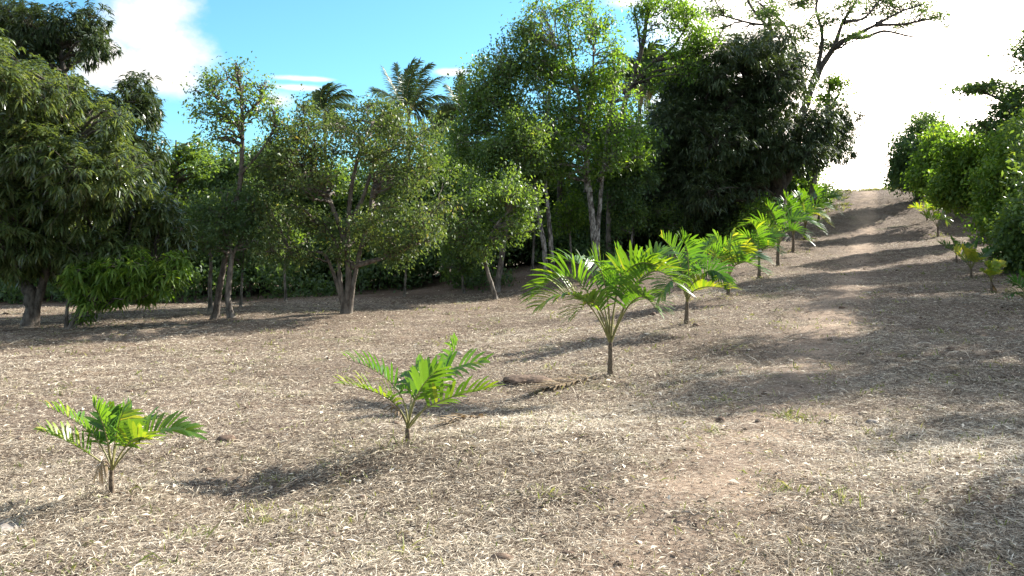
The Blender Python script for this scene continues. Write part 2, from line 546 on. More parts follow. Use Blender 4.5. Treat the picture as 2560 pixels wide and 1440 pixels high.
def build_clods():
    r = np.random.default_rng(13)
    cs = []
    for bx, by, dd in ROW + RROW:                       # loose soil round the planting holes
        p0 = U(bx, by, dd)
        for _ in range(14):
            a, q = r.uniform(0, 2 * PI), abs(r.normal(.0, .22))
            cs.append((p0[0] + math.cos(a) * q, p0[1] + math.sin(a) * q, r.uniform(.008, .022)))
    for _ in range(420):
        D = math.exp(r.uniform(math.log(2.6), math.log(34))); x = D * r.uniform(-.68, .68)
        cs.append((x, D, r.lognormal(math.log(.014), .5) * (D / 5) ** .4))
    cs = np.array(cs)
    z = H(cs[:, 0], cs[:, 1])
    th = np.linspace(0, 2 * PI, 8, endpoint=False); ph = np.linspace(-.5 * PI, .5 * PI, 6)
    T, P = np.meshgrid(th, ph)
    u = np.stack([np.cos(T) * np.cos(P), np.sin(T) * np.cos(P), np.sin(P)], -1).reshape(-1, 3)
    i = np.arange(5)[:, None] * 8; j = np.arange(8)[None]; k = (j + 1) % 8
    Fq = np.stack([i + j, i + k, i + 8 + k, i + 8 + j], -1).reshape(-1, 4)
    b = Buf()
    for c, zz in zip(cs, z):
        n_ = u @ r.normal(size=(3, 4))
        rad = c[2] * (1 + .25 * np.sin(2.2 * n_ + r.uniform(0, 6, 4)).mean(1))
        b.add(np.array([c[0], c[1], zz + c[2] * .2]) + u * rad[:, None] * np.array([r.uniform(.8, 1.5), r.uniform(.8, 1.5), .7]), Fq)
    o = link('soil_crumbs', b.mesh('soil_crumbs', [M['soil']], smooth_faces=True))
    tag(o, 'loose dark crumbs of soil scattered over the ground', 'soil', kind='stuff')


build_clods()

# ------------------------------------------------------------------ leafy crowns
MANGO_PROF = [(0, .18), (.3, 1), (.65, .85), (1, .04)]


def put_leaves(buf, C, O, kind, r, L, per, spread):
    """C cluster centres, O outward directions"""
    n = len(C)
    cl = np.clip(r.normal(.45, .2, n), 0, 1)
    Ci = np.repeat(np.arange(n), per)
    k = len(Ci)
    o = O[Ci]
    if kind == 'mango':
        # rosettes of long hanging blades at the twig ends
        az = r.uniform(0, 2 * PI, k)
        d = nrm(np.c_[np.cos(az), np.sin(az), r.normal(-.1, .35, k)] + .75 * o)
        P = C[Ci] + r.normal(0, spread * .35, (k, 3))
        S = nrm(np.cross(d, np.array([0, 0, 1.])) + r.normal(0, .35, (k, 3)))
        Ln = L * r.uniform(.65, 1.25, k)
        t = np.clip(cl[Ci] * .75 + r.normal(.1, .15, k), 0, 1)
        strips(buf, P, d, S, Ln, Ln * r.uniform(.2, .28, k), r.uniform(.25, .85, k), MANGO_PROF, t)
        return
    P = C[Ci] + r.normal(0, spread, (k, 3)) * (np.array([1, 1, .35]) if kind == 'flat' else 1)
    rd = r.normal(size=(k, 3))
    if kind == 'flat':
        rd[:, 2] *= .5
        d = nrm(rd)
        up = nrm(np.c_[r.normal(0, .75, (k, 2)), np.ones(k)])
    else:
        d = nrm(rd + .5 * o + np.array([0, 0, -.35]))
        up = nrm(r.normal(size=(k, 3)) * .7 + np.array([0, 0, .8]) + .4 * o)
    S = nrm(np.cross(d, up))
    N = np.cross(S, d)
    Ln = L * r.uniform(.6, 1.3, k)
    t = np.clip(cl[Ci] * .75 + r.normal(.1, .15, k), 0, 1)
    diamonds(buf, P, d, S, N, Ln, Ln * r.uniform(.42, .62, k), t)


def poly_smooth(P, n):
    """Catmull-Rom resample of rows (x,y,z,r)"""
    P = np.asarray(P, float)
    if len(P) < 3:
        t = np.linspace(0, 1, n)[:, None]
        return P[0] * (1 - t) + P[-1] * t
    Q = np.vstack([2 * P[0] - P[1], P, 2 * P[-1] - P[-2]])
    out = []
    for u in np.linspace(0, len(P) - 1 - 1e-6, n):
        i = int(u); f = u - i
        p0, p1, p2, p3 = Q[i:i + 4]
        out.append(.5 * (2 * p1 + (p2 - p0) * f + (2 * p0 - 5 * p1 + 4 * p2 - p3) * f * f + (3 * p1 - p0 - 3 * p2 + p3) * f ** 3))
    return np.array(out)


def build_tree(name, label, cat, trunks, lobes, seed, leaf='broad', mat='green', bark='bark', L=.09, per=22, spread=.16,
               dens=9.0, gap=.0, thick=.55, group=None, fill=.5, twigs=.35, root=None, doubles=True, lump=.34, sub=5, sprig=1.6, reach=.4, subr=(.32, .58), suboff=(.4, .95)):
    """trunks: lists of world (x,y,z,r); lobes: world (x,y,z,rx,rz); dens = leaf clusters per square metre of lobe surface"""
    r = np.random.default_rng(seed)
    lobes = np.array(lobes, float)
    base = np.array(root if root is not None else trunks[0][0][:3], float)
    # give the crown depth: spread the lobes to and from the viewer
    c0 = lobes[:, :3].mean(0)
    half = max(np.ptp(lobes[:, 0]) / 2, lobes[:, 3].max()) + lobes[:, 3].mean() * .5
    out = []
    for lb in lobes:
        q = math.sqrt(max(0., 1 - ((lb[0] - c0[0]) / half) ** 2))
        o = r.uniform(.15, 1) * half * thick * q * r.choice([-1, 1])
        for sgn in ((1, -1) if doubles else (1,)):
            D = lb[1] + sgn * o
            k = D / lb[1]
            c = np.array([lb[0] * k, D, CAMZ + (lb[2] - CAMZ) * k])
            for _ in range(sub):                        # every lobe breaks up into smaller uneven boughs
                q2 = nrm(r.normal(size=3)) * r.uniform(*suboff)
                sc_ = r.uniform(*subr)
                out.append([*(c + q2 * np.array([lb[3], lb[3], lb[4]])), lb[3] * sc_, lb[4] * sc_])
    lob = np.array(out)
    tb, cb = Buf(), Buf()
    allp = []
    for tr in trunks:
        T = poly_smooth(tr, max(10, 5 * len(tr)))
        wob = r.normal(0, 1, (len(T), 3)) * T[:, 3:4] * .06
        wob[0] = 0
        T[:, :3] += wob
        T[:, 3] = np.maximum(T[:, 3], .008)
        fl = T[:, 3].copy()
        fl[:4] *= np.array([1.75, 1.3, 1.12, 1.04])
        tube(tb, T[:, :3], fl, 9, rough=.05, r=r)
        allp.append(T)
    T = np.concatenate(allp)
    gapn = WaveNoise(2.3, seed + 5)
    twA, twB, twC, tw0 = [], [], [], []
    for lb in lob:
        c, rx, rz = lb[:3], lb[3], lb[4]
        # limb from the trunk to the lobe
        dd = np.linalg.norm(T[:, :3] - c, axis=1) + np.maximum(0, T[:, 2] - c[2] + .2) * 1.2
        i = int(np.argmin(dd))
        A = T[i, :3]
        ra = min(T[i, 3] * .7, .02 + .02 * np.linalg.norm(c - A))
        mid = (A + c) / 2 + np.array([0, 0, .12 * np.linalg.norm(c - A)]) + r.normal(0, .1, 3) * np.linalg.norm(c - A)
        t = np.linspace(0, 1, 9)[:, None]
        L_ = (1 - t) ** 2 * A + 2 * t * (1 - t) * mid + t ** 2 * c
        L_[1:-1] += r.normal(0, .035, (7, 3))
        tube(tb, L_, np.linspace(ra, .012, 9), 6, rough=.06, r=r)
        # leaf clusters over an uneven shell
        nsurf = int(dens * 4 * PI * rx * (rx + rz) / 2)
        nfill = int(nsurf * fill * .6)
        u = nrm(r.normal(size=(nsurf + nfill, 3)))
        k = WaveNoise(2.6, int(r.integers(1e6)))
        rad = 1 + lump * k(u)
        rad[:nsurf] *= 1 - np.abs(r.normal(0, .2, nsurf)) + (r.uniform(size=nsurf) < .08) * r.uniform(0, .35, nsurf)
        rad[nsurf:] *= r.uniform(.2, .9, nfill)
        O = nrm(u / np.array([rx, rx, rz]))
        C = c + u * np.array([rx, rx, rz]) * rad[:, None]
        keep = (gapn(C) > gap * 1.6 - 1.0 + r.normal(0, .15, len(C))) & (C[:, 2] > base[2] + .12)
        C, O = C[keep], O[keep]
        put_leaves(cb, C, O, leaf, r, L, per, spread)
        # loose sprigs reaching out of the bough
        ns = int(sprig * 4 * PI * rx * (rx + rz) / 2)
        us = nrm(r.normal(size=(ns, 3)) + np.array([0, 0, .35]))
        Cs = c + us * np.array([rx, rx, rz]) * r.uniform(1.0, 1.0 + reach, (ns, 1))
        ok = Cs[:, 2] > base[2] + .3
        Cs, us = Cs[ok], us[ok]
        if len(Cs):
            put_leaves(cb, np.concatenate([Cs, Cs - us * .12]), np.concatenate([us, us]), leaf, r, L, max(4, per // 3), spread * .45)
            twA.append(np.repeat(c[None], len(Cs), 0)); twB.append(Cs + us * .05); twC.append((Cs + c) / 2 + r.normal(0, .08, Cs.shape) * rx); tw0.append(np.full(len(Cs), max(.006, .009 * rx)))
        sel = r.uniform(size=len(C)) < twigs
        B = C[sel]
        if len(B):
            # twigs start somewhere on the last half of the limb
            s = r.integers(4, 9, len(B))
            A2 = L_[s]
            twA.append(A2); twB.append(B)
            twC.append((A2 + B) / 2 + r.normal(0, .12, B.shape) * rx)
            tw0.append(np.full(len(B), max(.009, .018 * rx)))
    if twA:
        tubes_many(tb, np.concatenate(twA), np.concatenate(twB), np.concatenate(twC), np.concatenate(tw0), np.full(sum(map(len, twA)), .004))
    o = thing(name, label, cat, base, group)
    link('trunk', tb.mesh('trunk', [M[bark]], base, True), o)
    link('crown', cb.mesh('crown', [M[mat]], base), o)
    return o


def px_tree(name, label, cat, D, trunks, lobes, seed, **kw):
    """tree described in photo pixels at depth D"""
    s = D / F
    tr = [[(*U(p[0], p[1], D + (p[3] if len(p) > 3 else 0)), p[2] * s) for p in t] for t in trunks]
    for t in tr:
        x, y, z, q = t[0]
        if abs(z - Hs(x, y)) < 1.2:
            t[0] = (x, y, Hs(x, y) - .08, q)
    lo = []
    for l in lobes:
        dz = l[4] if len(l) > 4 else 0
        rx = l[2] * s
        rz = (l[3] if len(l) > 3 and l[3] else l[2]) * s
        lo.append((*U(l[0], l[1], D + dz), rx, rz))
    return build_tree(name, label, cat, tr, lo, seed, **kw)

# ------------------------------------------------------------------ trees
px_tree('mango_tree', 'large mango tree with long hanging sunlit leaves on a thick forked trunk', 'tree', 23,
        [[(76, 815, 18), (78, 770, 17), (76, 730, 17), (50, 695, 12), (10, 600, 12), (-20, 440, 9)],
         [(78, 748, 12), (108, 705, 10), (140, 600, 11), (180, 460, 9), (200, 330, 6)],
         [(150, 600, 8), (230, 590, 7), (330, 630, 5), (420, 660, 3)]],
        [(-60, 330, 140), (70, 320, 120), (190, 330, 105), (285, 320, 60), (110, 470, 140), (250, 470, 115), (365, 520, 80),
         (425, 590, 52), (310, 610, 85, 70), (190, 620, 100, 80), (60, 610, 90, 70), (-90, 560, 130), (-60, 130, 95), (20, 210, 90),
         (-130, 420, 120)],
        101, leaf='mango', mat='mango', bark='bark', L=.2, per=14, spread=.1, dens=9, gap=-.6, twigs=.15, thick=.6, sub=4, lump=.28, subr=(.45, .7))
px_tree('mango_branch_tree', 'low mango with yellow green drooping boughs almost touching the ground beside the thick forked trunk', 'tree', 21.6,
        [[(165, 800, 4.5), (172, 740, 4), (205, 690, 4), (300, 680, 4), (400, 690, 3)], [(170, 720, 5), (220, 740, 4), (250, 770, 2)]],
        [(235, 680, 62, 48), (310, 690, 62, 48), (380, 680, 52, 36), (425, 690, 34, 24), (225, 745, 36, 38), (285, 735, 50, 30), (350, 725, 45, 28), (215, 785, 20, 22), (445, 650, 38, 28), (415, 715, 34, 24), (350, 650, 50, 34)],
        102, leaf='mango', mat='bright', bark='bark', L=.2, per=12, spread=.1, dens=10, gap=.05, thick=.25)  # brighter leaf colour stands in for sunlight on these shaded boughs
px_tree('mango_tree', 'tall dark mango tree rising behind the sunlit mango at the picture corner', 'tree', 29,
        [[(215, 775, 15), (215, 640, 13), (200, 480, 11), (180, 300, 9), (150, 120, 5)], [(205, 420, 8), (280, 320, 6), (350, 280, 3)]],
        [(110, 90, 85), (190, 70, 65), (70, 150, 85), (245, 130, 42), (170, 210, 85), (335, 235, 52), (365, 285, 36), (300, 290, 65), (20, 40, 80),
         (215, 300, 90), (290, 420, 90), (355, 350, 42), (150, 480, 90)],
        103, leaf='mango', mat='mango_dark', bark='bark_dark', L=.22, per=13, spread=.12, dens=6.5, gap=-.1, sub=4, subr=(.4, .65))
px_tree('slender_tree', 'thin two stemmed tree with sparse airy top standing clear above the thicket', 'tree', 24.5,
        [[(537, 795, 9), (548, 730, 8), (562, 650, 7), (580, 560, 7), (600, 460, 6), (606, 350, 5), (604, 250, 4), (592, 165, 2)],
         [(606, 330, 4), (570, 270, 3), (530, 230, 2)], [(605, 300, 4), (640, 260, 3), (668, 215, 1.5)], [(598, 440, 4), (650, 380, 3), (690, 320, 2)]],
        [(530, 225, 48, 38), (575, 190, 40, 35), (630, 215, 45, 40), (655, 270, 45, 36), (515, 280, 42, 36), (560, 300, 48, 36), (605, 255, 40, 34),
         (690, 285, 34, 30), (595, 175, 20, 22), (540, 345, 32, 22), (700, 330, 28, 25)],
        104, leaf='broad', mat='green', bark='bark', L=.105, per=13, spread=.15, dens=7, gap=.3, fill=.2, thick=.7, twigs=.8)
px_tree('pale_stem_tree', 'small crooked tree with pale sunlit stem right beside the thin two stemmed tree', 'tree', 24.3,
        [[(580, 793, 9), (570, 750, 8), (573, 700, 7), (579, 640, 6), (574, 600, 5), (560, 540, 4)], [(577, 650, 4), (600, 600, 3), (640, 540, 2)]],
        [(560, 560, 60, 42), (620, 545, 55, 40), (510, 540, 55, 40), (590, 500, 55, 40), (650, 590, 40, 30), (540, 610, 35, 22)],
        105, leaf='broad', mat='dark', bark='bark_pale', L=.1, per=18, spread=.16, dens=8, gap=.15)
px_tree('post_stem_tree', 'short straight pale stem under dark leaves left of the two stemmed tree', 'tree', 28,
        [[(526, 772, 5), (525, 710, 5), (527, 650, 4), (520, 590, 3)]],
        [(520, 590, 50, 34), (480, 560, 50, 36), (560, 570, 45, 32)],
        106, leaf='broad', mat='dark', bark='bark_pale', L=.12, per=16, spread=.18, dens=7, gap=.15)
px_tree('guava_tree', 'broad round crowned tree with pale forking limbs standing alone in the middle of the clearing', 'tree', 25,
        [[(862, 785, 11), (868, 745, 9.5), (872, 690, 8), (868, 620, 7), (872, 540, 6), (880, 460, 5), (900, 380, 4), (930, 310, 3)],
         [(864, 752, 6), (849, 690, 5.5), (846, 630, 5), (836, 598, 5), (812, 572, 4), (800, 565, 3)],
         [(870, 725, 6), (897, 640, 5.5), (920, 560, 5.5), (932, 480, 5), (960, 400, 4), (1010, 340, 2)],
         [(868, 620, 7), (840, 540, 6), (810, 470, 5), (780, 400, 4), (760, 330, 2)],
         [(880, 665, 7), (940, 650, 6), (1000, 630, 5), (1050, 600, 3)],
         [(866, 690, 5), (820, 650, 4), (780, 630, 3), (730, 640, 2)],
         [(872, 560, 6), (905, 500, 5), (925, 440, 4), (945, 400, 3)]],
        [(690, 370, 62, 55), (770, 320, 72, 52), (860, 305, 75, 45), (950, 310, 72, 48), (1030, 355, 60, 52), (1062, 430, 48, 52), (820, 380, 70, 45),
         (940, 375, 66, 40), (720, 440, 66, 55), (650, 430, 45, 45), (690, 520, 62, 50), (775, 555, 58, 45), (905, 570, 55, 42), (1000, 530, 66, 55),
         (1075, 520, 46, 46), (970, 610, 62, 40), (730, 615, 70, 45), (1060, 590, 45, 36), (840, 620, 45, 35), (800, 460, 50, 40), (1000, 440, 55, 42)],
        107, leaf='broad', mat='olive', bark='bark', L=.105, per=17, spread=.16, dens=8, gap=.38, fill=.25, thick=.7, twigs=.8, suboff=(.4, 1.15))
px_tree('sapling', 'small leaning sapling with a bare slanting pale stem at the end of the clearing', 'tree', 30,
        [[(1240, 752, 6), (1232, 720, 5.5), (1222, 690, 5), (1212, 650, 4.5), (1205, 600, 4), (1190, 540, 3)], [(1210, 630, 3.5), (1235, 570, 3), (1270, 530, 2)]],
        [(1150, 545, 52, 42), (1215, 560, 56, 46), (1275, 525, 48, 42), (1185, 490, 56, 42), (1245, 480, 52, 40), (1130, 590, 40, 30), (1190, 610, 36, 26), (1095, 525, 32, 26), (1310, 465, 36, 30), (1300, 570, 30, 24)],
        108, leaf='broad', mat='green', bark='bark_pale', L=.13, per=15, spread=.2, dens=6, gap=.3, suboff=(.5, 1.3))
px_tree('leaning_tree', 'thin bare grey trunk leaning right behind the small sapling, leaves high up', 'tree', 33,
        [[(1240, 715, 7), (1255, 640, 7), (1265, 560, 6), (1278, 480, 6), (1292, 400, 5), (1300, 320, 4)]],
        [(1290, 330, 60, 50), (1250, 380, 60, 50), (1320, 400, 55, 42), (1330, 340, 50, 40)],
        109, leaf='broad', mat='green', bark='bark_pale', L=.13, per=16, spread=.2, dens=6, gap=.2)
px_tree('twin_trunk_tree', 'tall light green tree on two slim forked trunks left of the white spotted trunk', 'tree', 34.5,
        [[(1366, 672, 6.5), (1358, 600, 6), (1346, 540, 5.5), (1338, 470, 5), (1330, 360, 4), (1270, 220, 3)],
         [(1382, 666, 6), (1375, 580, 5.5), (1367, 500, 5), (1362, 400, 4), (1370, 260, 4), (1390, 120, 2)],
         [(1340, 420, 5), (1290, 330, 4), (1230, 240, 3)]],
        [(1235, 160, 58, 42), (1195, 225, 52, 48), (1290, 130, 62, 45), (1185, 310, 58, 52), (1265, 240, 72, 55), (1350, 150, 55, 50), (1330, 240, 65, 55),
         (1215, 390, 60, 48), (1290, 340, 65, 50), (1240, 450, 58, 36), (1370, 330, 60, 50), (1160, 370, 45, 45), (1355, 420, 55, 40), (1330, 60, 40, 40), (1300, 75, 34, 28), (1350, 25, 30, 26), (1250, 100, 34, 26), (1160, 240, 30, 30)],
        110, leaf='broad', mat='green', bark='bark_blotch', L=.15, per=17, spread=.22, dens=4.6, gap=.42, fill=.2, twigs=.9)
px_tree('spotted_trunk_tree', 'tall leafy tree on a dark trunk spotted white with lichen behind the largest young palm', 'tree', 35.5,
        [[(1491, 690, 9.5), (1488, 620, 9), (1480, 540, 8), (1472, 460, 6.5), (1462, 340, 6), (1440, 200, 4), (1420, 80, 2)],
         [(1489, 600, 6), (1499, 520, 5.5), (1506, 440, 5), (1520, 320, 5), (1540, 200, 3)],
         [(1470, 480, 7), (1465, 400, 6), (1480, 250, 4), (1485, 90, 2)], [(1440, 230, 3), (1400, 120, 2), (1385, 30, 1)]],
        [(1400, 100, 48, 40), (1470, 110, 48, 45), (1530, 130, 42, 40), (1395, 200, 62, 50), (1470, 200, 66, 50), (1545, 200, 42, 45), (1410, 290, 66, 50),
         (1500, 280, 66, 52), (1565, 265, 42, 42), (1430, 385, 66, 48), (1510, 370, 66, 50), (1570, 375, 48, 46), (1385, 430, 52, 36), (1490, 440, 50, 34), (1350, 100, 45, 40), (1410, 35, 36, 30), (1470, 50, 38, 30), (1520, 60, 30, 30), (1590, 320, 36, 34), (1450, 5, 30, 20)],
        111, leaf='broad', mat='bright', bark='bark_blotch', L=.15, per=15, spread=.22, dens=4.4, gap=.48, fill=.15, twigs=.95)
px_tree('pale_trunk_tree', 'straight pale trunk right of the white spotted trunk, dark leaves above it', 'tree', 38,
        [[(1522, 660, 7), (1521, 590, 7), (1522, 500, 6), (1526, 400, 5), (1540, 330, 3)]],
        [(1540, 400, 60, 50), (1590, 430, 55, 50), (1530, 340, 50, 45), (1600, 350, 50, 40), (1560, 480, 50, 34)],
        112, leaf='broad', mat='dark', bark='bark_pale', L=.16, per=15, spread=.22, dens=5, gap=.15)
px_tree('open_crown_tree', 'tall tree with open upright branches and bright leaf tufts above the dark mango shoulder', 'tree', 41,
        [[(1545, 640, 9), (1550, 480, 8), (1555, 300, 7), (1580, 200, 6), (1608, 110, 5), (1620, 10, 3)],
         [(1560, 235, 5), (1620, 165, 4), (1680, 120, 3), (1720, 60, 2)], [(1590, 180, 4), (1600, 120, 3), (1585, 20, 2)], [(1640, 150, 4), (1700, 140, 3), (1740, 110, 2)]],
        [(1610, 35, 40, 30), (1660, 70, 36, 30), (1700, 25, 46, 34), (1735, 75, 40, 34), (1705, 130, 36, 28), (1610, 90, 24, 22), (1760, 110, 34, 26), (1660, 10, 40, 20),
         (1640, 200, 34, 28), (1720, 180, 40, 30)],
        113, leaf='broad', mat='bright', bark='bark_dark', L=.17, per=13, spread=.24, dens=4.5, gap=.25, fill=.15, thick=.5, twigs=.6)
px_tree('mango_tree', 'huge dense blackish green mango tree towering over the row of young palms', 'tree', 42,
        [[(1938, 612, 26), (1940, 540, 23), (1945, 480, 22), (1935, 400, 19), (1900, 300, 14), (1860, 180, 8)],
         [(1942, 480, 14), (1985, 420, 11), (2040, 360, 7)], [(1930, 420, 13), (1850, 380, 9), (1760, 330, 5)]],
        [(1765, 165, 66, 60), (1845, 120, 66, 55), (1925, 115, 62, 56), (1975, 185, 55), (1730, 235, 72), (1825, 225, 95, 85), (1930, 255, 85, 75),
         (1690, 325, 80, 75), (1795, 345, 105, 90), (1900, 370, 88, 75), (1668, 425, 68), (1760, 465, 82, 70), (1860, 450, 72, 60), (1970, 390, 58, 50),
         (2040, 295, 58, 46), (2098, 298, 44, 40), (2080, 360, 44, 42), (2015, 370, 50, 45), (1645, 510, 52, 50), (1725, 545, 58, 48), (1800, 540, 55, 46),
         (1630, 570, 40, 36), (1690, 590, 42, 30)],
        114, leaf='mango', mat='mango_dark', bark='bark_dark', L=.24, per=13, spread=.17, dens=4.6, gap=-.9, fill=.7, twigs=.05, thick=.5, lump=.25, sub=4, subr=(.5, .75), sprig=1.2)
px_tree('rain_tree', 'tall spreading tree with bare curving limbs and thin flat leaf sprays against the white sky', 'tree', 54,
        [[(1975, 560, 13), (1985, 400, 12), (2008, 280, 10), (2045, 185, 8), (2085, 120, 6.5), (2130, 92, 5), (2190, 62, 3.5), (2250, 30, 2.5), (2310, 10, 2)],
         [(2085, 122, 5), (2105, 60, 4), (2130, 20, 3), (2160, -30, 2)], [(2015, 260, 7), (2048, 150, 5), (2055, 80, 4), (2040, 20, 3), (2060, -40, 2)],
         [(2130, 92, 5), (2160, 94, 4), (2210, 78, 3), (2270, 90, 2), (2300, 95, 1)], [(2110, 55, 4), (2160, 45, 3), (2200, 0, 2)],
         [(2020, 260, 5), (1990, 130, 4), (1960, 60, 3), (1900, 10, 3)], [(1960, 60, 4), (1890, 60, 3), (1810, 40, 2)], [(2190, 62, 4), (2260, 60, 3), (2340, 45, 2)],
         [(1940, 90, 4), (1880, 20, 3), (1860, -30, 2)]],
        [(2160, 88, 34, 10), (2240, 66, 34, 12), (2320, 30, 34, 14), (2372, 62, 18, 9), (2270, 20, 38, 14), (2200, 20, 40, 16), (2120, 15, 36, 18),
         (2010, 60, 42, 26), (1950, 40, 40, 24), (2060, 130, 38, 22), (1880, 20, 46, 20), (1800, 40, 40, 20), (2020, 120, 38, 24), (2080, 40, 30, 18), (1760, 10, 36, 18),
         (2140, 60, 26, 10), (2000, -5, 46, 20), (2230, -10, 50, 15), (1830, 75, 30, 14)],
        115, leaf='flat', mat='dark', bark='bark_dark', L=.19, per=11, spread=.3, dens=5, gap=-.35, fill=.2, thick=.5, twigs=.8, sub=4, doubles=False, sprig=3.5, reach=1.2, suboff=(.5, 1.3))
px_tree('cecropia_tree', 'thin light green tree peeping out on the sky side of the dark mango', 'tree', 49,
        [[(2030, 500, 7), (2045, 380, 6), (2065, 290, 5), (2075, 210, 3)], [(2060, 300, 4), (2100, 230, 2)]],
        [(2060, 215, 34, 20), (2095, 205, 28, 16), (2085, 245, 34, 18), (2045, 255, 34, 20), (2110, 225, 18, 12), (2030, 440, 40, 40), (2040, 400, 36, 36)],
        116, leaf='flat', mat='bright', bark='bark_pale', L=.22, per=14, spread=.3, dens=6, gap=-.5, thick=.3, fill=.2, sub=3, doubles=False, reach=.7)
# shrubs and trees on the bank along the right side of the path
px_tree('bank_tree', 'dark rounded tree at the top of the right bank next to the white sky', 'tree', 52,
        [[(2300, 475, 9), (2300, 430, 8), (2310, 370, 6), (2315, 310, 3)]],
        [(2312, 322, 40, 34), (2268, 362, 36, 36), (2345, 340, 34, 36), (2300, 390, 46, 44), (2248, 415, 36, 36), (2236, 450, 26, 26), (2285, 440, 40, 32)],
        117, leaf='broad', mat='dark', bark='bark_dark', L=.2, per=16, spread=.25, dens=5.5, gap=-.1)
px_tree('shrub', 'bright yellow green shrub highest up the right bank, in front of the dark rounded tree', 'shrub', 46,
        [[(2350, 480, 6), (2350, 440, 5), (2345, 390, 3)], [(2352, 470, 5), (2385, 420, 3)]],
        [(2348, 350, 34, 36), (2335, 400, 44, 40), (2380, 395, 44, 42), (2330, 445, 40, 26), (2375, 445, 44, 30), (2310, 430, 30, 26), (2370, 480, 36, 18), (2400, 450, 40, 36)],
        118, leaf='broad', mat='bright', bark='bark', L=.2, per=17, spread=.22, dens=6.5, gap=-.3, sprig=2.5, reach=1.1, lump=.45, sub=7, subr=(.22, .5), suboff=(.45, 1.2))
px_tree('shrub', 'leafy lime green shrub spilling over the bank behind the farthest small palms on the right', 'shrub', 37,
        [[(2440, 520, 7), (2435, 470, 6), (2430, 400, 3)], [(2440, 500, 5), (2480, 450, 3)]],
        [(2415, 385, 52, 42), (2460, 372, 46, 38), (2400, 440, 52, 45), (2455, 440, 60, 50), (2420, 495, 56, 40), (2480, 490, 56, 46), (2372, 470, 36, 36), (2400, 505, 36, 26), (2455, 530, 46, 26), (2500, 540, 50, 36), (2440, 350, 30, 24)],
        119, leaf='broad', mat='bright', bark='bark', L=.19, per=18, spread=.2, dens=7, gap=-.3, sprig=2.5, reach=1.1, lump=.45, sub=7, subr=(.22, .5), suboff=(.45, 1.2))
px_tree('shrub', 'tall yellow lit shrub on the bank at the middle of the picture edge', 'shrub', 30,
        [[(2530, 590, 9), (2530, 520, 7), (2525, 420, 3)], [(2532, 560, 6), (2580, 480, 3)]],
        [(2510, 375, 52, 42), (2560, 400, 52, 50), (2490, 440, 52, 46), (2540, 465, 62, 52), (2600, 440, 62, 60), (2500, 520, 56, 44), (2560, 535, 62, 46), (2620, 540, 60, 50), (2490, 575, 46, 34), (2550, 595, 60, 34), (2560, 350, 50, 36)],
        120, leaf='broad', mat='bright', bark='bark', L=.16, per=20, spread=.18, dens=8, gap=-.3, sprig=2.5, reach=1.1, lump=.45, sub=7, subr=(.22, .5), suboff=(.45, 1.2))
px_tree('shrub', 'dark green shrub low on the shaded bank above the nearest small palm on the right', 'shrub', 25.5,
        [[(2590, 680, 8), (2590, 600, 7), (2580, 540, 3)]],
        [(2560, 570, 58, 48), (2610, 540, 66, 60), (2550, 615, 46, 30), (2600, 620, 66, 40), (2670, 580, 66, 60), (2530, 640, 36, 22), (2580, 660, 60, 26), (2600, 480, 66, 50)],
        121, leaf='broad', mat='green', bark='bark', L=.15, per=20, spread=.17, dens=8, gap=-.3, sprig=2.5, reach=1.1, lump=.45, sub=7, subr=(.22, .5), suboff=(.45, 1.2))
px_tree('flat_branch_tree', 'tree with level sprays of bluish leaves reaching in at the right picture edge', 'tree', 33,
        [[(2680, 600, 14), (2675, 480, 12), (2660, 350, 10), (2640, 220, 8), (2620, 80, 5)], [(2660, 330, 7), (2560, 280, 5), (2470, 235, 3), (2410, 225, 1.5)],
         [(2640, 220, 6), (2580, 160, 4), (2530, 140, 2)], [(2665, 380, 6), (2560, 340, 4), (2450, 310, 2)]],
        [(2425, 222, 32, 9), (2490, 215, 42, 13), (2550, 235, 50, 22), (2530, 275, 50, 20), (2560, 130, 38, 18), (2590, 180, 46, 22), (2470, 312, 42, 16), (2530, 325, 56, 28),
         (2610, 290, 60, 40), (2620, 100, 60, 40), (2700, 200, 90, 60), (2720, 60, 90, 60), (2580, 345, 50, 30), (2680, 330, 80, 60)],
        122, leaf='flat', mat='dark', bark='bark', L=.17, per=16, spread=.26, dens=6.5, gap=-.5, fill=.3, thick=.4, sub=4, reach=.7)
# green bush between the big mango and the palm row, bushes at the head of the path
px_tree('shrub', 'light green bush beside the mango trunk behind the palm row', 'shrub', 39,
        [[(1888, 600, 5), (1888, 560, 4), (1890, 520, 2)]],
        [(1888, 530, 36, 34), (1870, 565, 34, 28), (1912, 570, 32, 28), (1845, 590, 30, 22)],
        123, leaf='broad', mat='bright', bark='bark', L=.14, per=16, spread=.18, dens=7)
px_tree('shrub', 'tall green bush left of the path where it meets the sky', 'shrub', 53,
        [[(2010, 540, 6), (2015, 480, 5), (2010, 410, 3)]],
        [(2008, 420, 30, 34), (2022, 455, 30, 32), (1992, 470, 36, 34), (2035, 490, 28, 22), (2000, 515, 40, 26)],
        124, leaf='broad', mat='green', bark='bark', L=.18, per=16, spread=.24, dens=6)
px_tree('shrub', 'low ragged reddish green bush at the crest left of the path', 'shrub', 56,
        [[(2062, 500, 4), (2064, 480, 3), (2062, 465, 2)]],
        [(2055, 485, 26, 14), (2082, 490, 22, 10), (2038, 500, 26, 14), (2072, 470, 14, 10)],
        125, leaf='broad', mat='olive', bark='bark', L=.17, per=14, spread=.22, dens=7)

